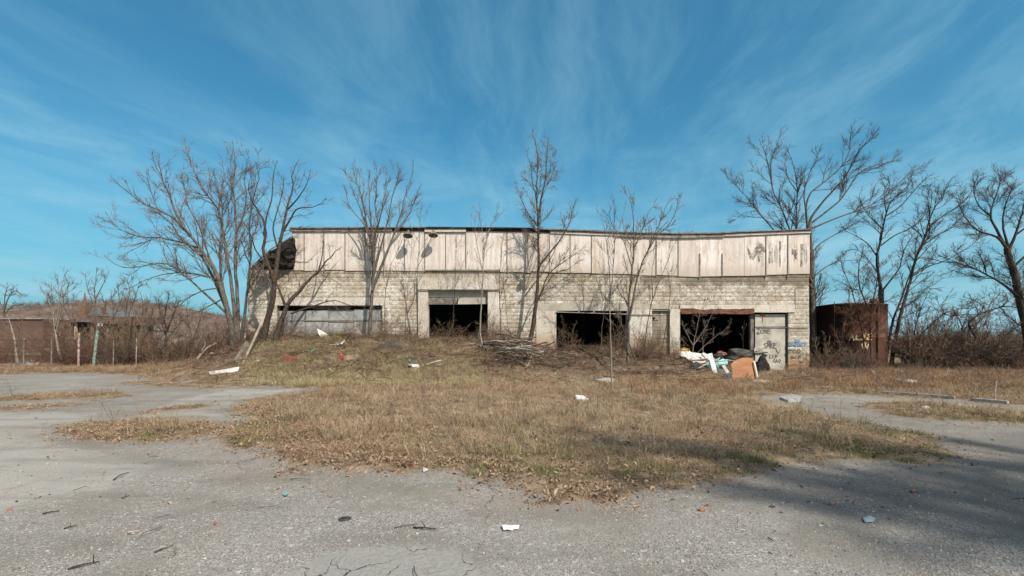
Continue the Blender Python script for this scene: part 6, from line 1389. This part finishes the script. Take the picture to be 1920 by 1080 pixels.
def sample(n, y0, y1, pw=.8, xw=1.12, extra=1.5):
    u = RNG.uniform(0, 1, n); y = (y0 ** (1 - pw) + u * (y1 ** (1 - pw) - y0 ** (1 - pw))) ** (1 / (1 - pw)); x = RNG.uniform(-1, 1, n) * (y * xw + extra); return x, y
def patchy(x, y, s, seed, lo=-.1, hi=.5): return np.clip((vnoise(x, y, s, seed) - lo) / (hi - lo), 0, 1)
inb = lambda x, y: (y > D - .15) & (x > XL - .2) & (x < XR + .2)
GR = [(blades(500 + i, 30, .22, .12, .34, .003, .006, 1.42, 'thatch_tuft', .15), MAT_GRASS) for i in range(5)] + [(blades(510 + i, 20, .12, .08, .22, .003, .006, .95, 'grass_tuft'), MAT_GRASS) for i in range(2)]
x, y = sample(200000, 4.5, 27.5, .68); z, s = surf(x, y)
keep = (s > RNG.uniform(-.25, .55, len(s))) & ~inb(x, y) & (RNG.uniform(0, 1, len(x)) < .10 + .90 * patchy(x, y, .45, 31, -.35, .55) * (.12 + .88 * patchy(x, y, 1.6, 32, -.45, .35))) & ~((x > 14) & (y > 24)); dens_r = RNG.uniform(0, 1, len(x)); 
keep &= dens_r < np.where((z > .35) & (x > -.6) & (x < 9), .22, .75)
weedy = (s > -1.6) & (x > 5) & (y > 8.5) & (RNG.uniform(0, 1, len(x)) < .30 * patchy(x, y, .9, 33, .0, .5)); weedy |= (s > -.9) & (RNG.uniform(0, 1, len(x)) < .06); keep |= weedy & ~inb(x, y)
P = np.stack([x, y, z], 1)[keep]; scat('dead_grass', P, RNG.uniform(.55, 1.25, len(P)) * np.clip(.55 + P[:, 1] / 22, .75, 1.6) * .82 * np.clip(s[keep] * .8 + .35, .35, 1), GR, 'matted dead grass covering the lot in front of the building', tilt=.12)
x, y = sample(26000, 6.5, 25, .6); z, s = surf(x, y); gp = patchy(x, y, .30, 41, .1, .55)
keep = (s > .5) & ~inb(x, y) & (RNG.uniform(0, 1, len(x)) < (.06 + gp * .55)) & (x > -8)
TG = [(blades(530 + i, 20, .10, .22, .50, .003, .006, .75, 'long_grass', .8), MAT_GRASS) for i in range(4)]
P = np.stack([x, y, z], 1)[keep]; scat('long_grass', P, RNG.uniform(.6, 1.15, len(P)), TG, 'longer bent straw-coloured grass in the middle of the lot', tilt=.1)
MAT_STRAW = foliage_material('straw_grass', [(0, (.24, .19, .10)), (.3, (.40, .33, .20)), (.6, (.32, .27, .14)), (.8, (.24, .235, .10)), (1, (.50, .43, .28))], (.30, .27, .13), (.36, .27, .17))
x, y = sample(26000, 16.5, 25.3, 0.0); z, s = surf(x, y); px = CXP + x * F / y
keep = (s > .3) & ~inb(x, y) & (px > 455) & (px < 905) & (RNG.uniform(0, 1, len(x)) < .62 * (.2 + .8 * patchy(x, y, .5, 97, -.6, .2)))
P = np.stack([x, y, z], 1)[keep]; scat('straw_grass', P, RNG.uniform(.8, 1.5, len(P)), [(blades(520 + i, 26, .16, .12, .30, .004, .007, .8, 'straw_tuft', .5), MAT_STRAW) for i in range(4)], 'pale straw and greenish grass covering the left part of the mound', tilt=.12)
MAT_REDGRASS = foliage_material('red_broom_grass', [(0, (.20, .105, .055)), (.3, (.29, .165, .090)), (.6, (.24, .135, .075)), (.85, (.36, .235, .135)), (1, (.44, .32, .20))], (.24, .125, .065), (.26, .17, .10))
x, y = sample(60000, 13, 32, .5, 1.15, 3); z, s = surf(x, y); px = CXP + x * F / y
w_ = np.where((px > 1480) & (y > 15.5), .8, 0) + np.where((px > 1180) & (px < 1480) & (y > 14) & (y < 20.5), .45, 0) + np.where((px < 470) & (y > 22.5) & (y < 30), .22, 0) + .05
keep = (s > .25) & ~inb(x, y) & ~((px > 1262) & (px < 1525) & (y > 18) & (RNG.uniform(0, 1, len(x)) < .85)) & (RNG.uniform(0, 1, len(x)) < w_ * patchy(x, y, .4, 51, -.5, .4))
RG_ = [(blades(540 + i, 22, .14, .16, .46, .004, .007, .6, 'broom_tuft', .5), MAT_REDGRASS) for i in range(4)]
P = np.stack([x, y, z], 1)[keep]; scat('reddish_weeds', P, RNG.uniform(.55, 1.1, len(P)), RG_, 'reddish brown dead weeds around the edges of the lot', tilt=.08)
x, y = sample(60000, 5.5, 22, .9); z, s = surf(x, y); gp = patchy(x, y, .38, 61, .25, .6)
front = (np.abs(s - .35) < .45) & (y < 10)
keep = (s > .0) & ~inb(x, y) & (RNG.uniform(0, 1, len(x)) < gp * .35 + front * .10 * (x > -1)) & (RNG.uniform(0, 1, len(x)) < .55)
GG = [(blades(560 + i, 22, .09, .05, .15, .003, .006, .55, 'green_tuft'), MAT_GREENGRASS) for i in range(3)]
P = np.stack([x, y, z], 1)[keep]; scat('green_grass', P, RNG.uniform(.6, 1.2, len(P)), GG, 'new green grass sprouting through the dead thatch', tilt=.1)
LV = [(leaf(580 + i, 'fallen_leaf'), MAT_LEAF) for i in range(6)]
x, y = sample(200000, 4.5, 22, 1.05); z, s = surf(x, y); px = CXP + x * F / y
wl_ = .22 + .42 * np.clip((1.6 - np.abs(s - .5)) / 1.6, 0, 1) * (y < 11) * (px < 1350) + .5 * (px < 820) * (y < 13)
keep = (s > RNG.uniform(-.35, .35, len(s))) & ~inb(x, y) & (RNG.uniform(0, 1, len(x)) < wl_ * (.35 + .65 * patchy(x, y, .9, 71, -.4, .3)))
stray = (s <= -.1) & (RNG.uniform(0, 1, len(x)) < .008); keep |= stray
P = np.stack([x, y, z + RNG.uniform(.005, .05, len(x)) * np.clip(s * 4 + .3, .05, 1)], 1)[keep]; R = np.stack([RNG.normal(0, .7, len(P)), RNG.normal(0, .7, len(P)), RNG.uniform(0, 6.28, len(P))], 1)
tag(scatter('leaf_litter', P, R, np.clip(np.exp(RNG.normal(-.35, .36, len(P))), .3, 1.3), LV), 'brown leaf litter along the edges of the dead grass', None, None, 'stuff')
def pebble(seed):
    rg = np.random.default_rng(seed); bm = bmesh.new(); bmesh.ops.create_icosphere(bm, subdivisions=1, radius=.01)
    for v in bm.verts: v.co = Vector((v.co.x * 1.25, v.co.y, v.co.z * .7)) * float(rg.uniform(.75, 1.2))
    me = bpy.data.meshes.new('pebble'); bm.to_mesh(me); bm.free(); return me
PB = [(pebble(600 + i), MAT_GRAVEL) for i in range(6)]
x, y = sample(190000, 2.9, 11, 1.5, 1.1, .6); z, s = surf(x, y); pt = sdf(x[None], y[None], PATCH[0])[0]; pt = np.maximum(pt, sdf(x[None], y[None], PATCH[1])[0]); pal = sdf(x[None], y[None], PALE[0])[0]
keep = (s < .02) & (pt < RNG.uniform(-.08, .02, len(x))) & (RNG.uniform(0, 1, len(x)) < (.25 + .75 * patchy(x, y, .7, 81, -.3, .5)) * np.where(pal > -.1, .22, .8))
P = np.stack([x, y, z + .001], 1)[keep]; sz = np.exp(RNG.normal(-.95, .40, len(P))); sz = np.where(RNG.uniform(0, 1, len(P)) < .006, sz * 2.4, sz)
scat('loose_gravel', P, np.clip(sz, .2, 2.4), PB, 'loose gravel scattered over the worn asphalt', tilt=.3)
x, y = sample(2600, 3.2, 24, .9); z, s = surf(x, y); keep = ~inb(x, y) & ((s > .1) | (RNG.uniform(0, 1, len(x)) < .05)); P = np.stack([x, y, z + .015], 1)[keep]
TW = []
for k in range(5):
    rg = random.Random(700 + k); L = rg.uniform(.05, .13); mb = MB().tube([(-L, 0, 0), (-.3 * L, rg.uniform(-.02, .02), .01), (.4 * L, rg.uniform(-.02, .02), .012), (L, 0, .0)], [.003, .0027, .0024, .0012], 4); TW.append((mb.mesh('twig_piece'), rg.choice([MAT_BARK_GREY, MAT_BARK_DARK, MAT_BARK_PALE])))
scat('fallen_twigs', P, RNG.uniform(.5, 1.4, len(P)), TW, 'small fallen twigs littering the lot', tilt=.1)

# standing dead weeds and wind-blown brushwood
WD_ = [(shrub_mesh(800 + i, .75, .55, 3, .9, .02, 'dead_weed', .003, (18, 45), .2), mm) for i, mm in enumerate((MAT_BRUSH, MAT_BARK_PALE, MAT_TWIG, MAT_BRUSH_RED))]
x, y = sample(15000, 6.5, 25.2, .2); z, s = surf(x, y); px = CXP + x * F / y
w_ = .05 * (y > 7.5) + .55 * ((z > .25) & (px < 1300)) + .30 * ((px > 1480) & (y > 15)) + .25 * (y > 22)
keep = (s > .3) & ~inb(x, y) & (RNG.uniform(0, 1, len(x)) < w_ * patchy(x, y, .5, 95, -.5, .3)); P = np.stack([x, y, z], 1)[keep]
scat('dead_weeds', P, RNG.uniform(.45, 1.2, len(P)), WD_, 'dry branching weed stalks standing on the mound and in the grass', tilt=.15)
BW_ = []
for k in range(6):
    rg = random.Random(900 + k); L = rg.uniform(.35, .6); pts = [Vector((-L + 2 * L * i / 5, rg.uniform(-.05, .05), .03 + .06 * math.sin(i / 5 * 3.14))) for i in range(6)]; mb = MB().tube(pts, [.014, .013, .011, .009, .007, .004], 4)
    for j in (1, 2, 3): mb.tube([pts[j], pts[j] + Vector((rg.uniform(.1, .3), rg.uniform(-.25, .25), rg.uniform(-.02, .14)))], [.007, .003], 3)
    BW_.append((mb.mesh('brushwood_piece'), rg.choice([MAT_BRUSH, MAT_BARK_DARK, MAT_BARK_GREY, MAT_BRUSH_RED])))
x, y = sample(26000, 17, 25.3, 0.1); z, s = surf(x, y); px = CXP + x * F / y
w_ = .04 + .62 * ((px > 900) & (px < 1110) & (z > .25)) + .40 * ((px >= 1110) & (px < 1290) & (y > 20.5)) + .22 * ((px > 540) & (px <= 900) & (z > .35)) + .30 * ((px > 360) & (px < 520) & (y > 21))
keep = (s > .3) & ~inb(x, y) & (np.abs(px - 960) < 620) & (RNG.uniform(0, 1, len(x)) < w_ * .55); P = np.stack([x, y, z + RNG.uniform(0, .10, len(x))], 1)[keep]
scat('brushwood', P, RNG.uniform(.4, 1.2, len(P)), BW_, 'tangled dead brushwood littering the mound under the trees', tilt=.25)
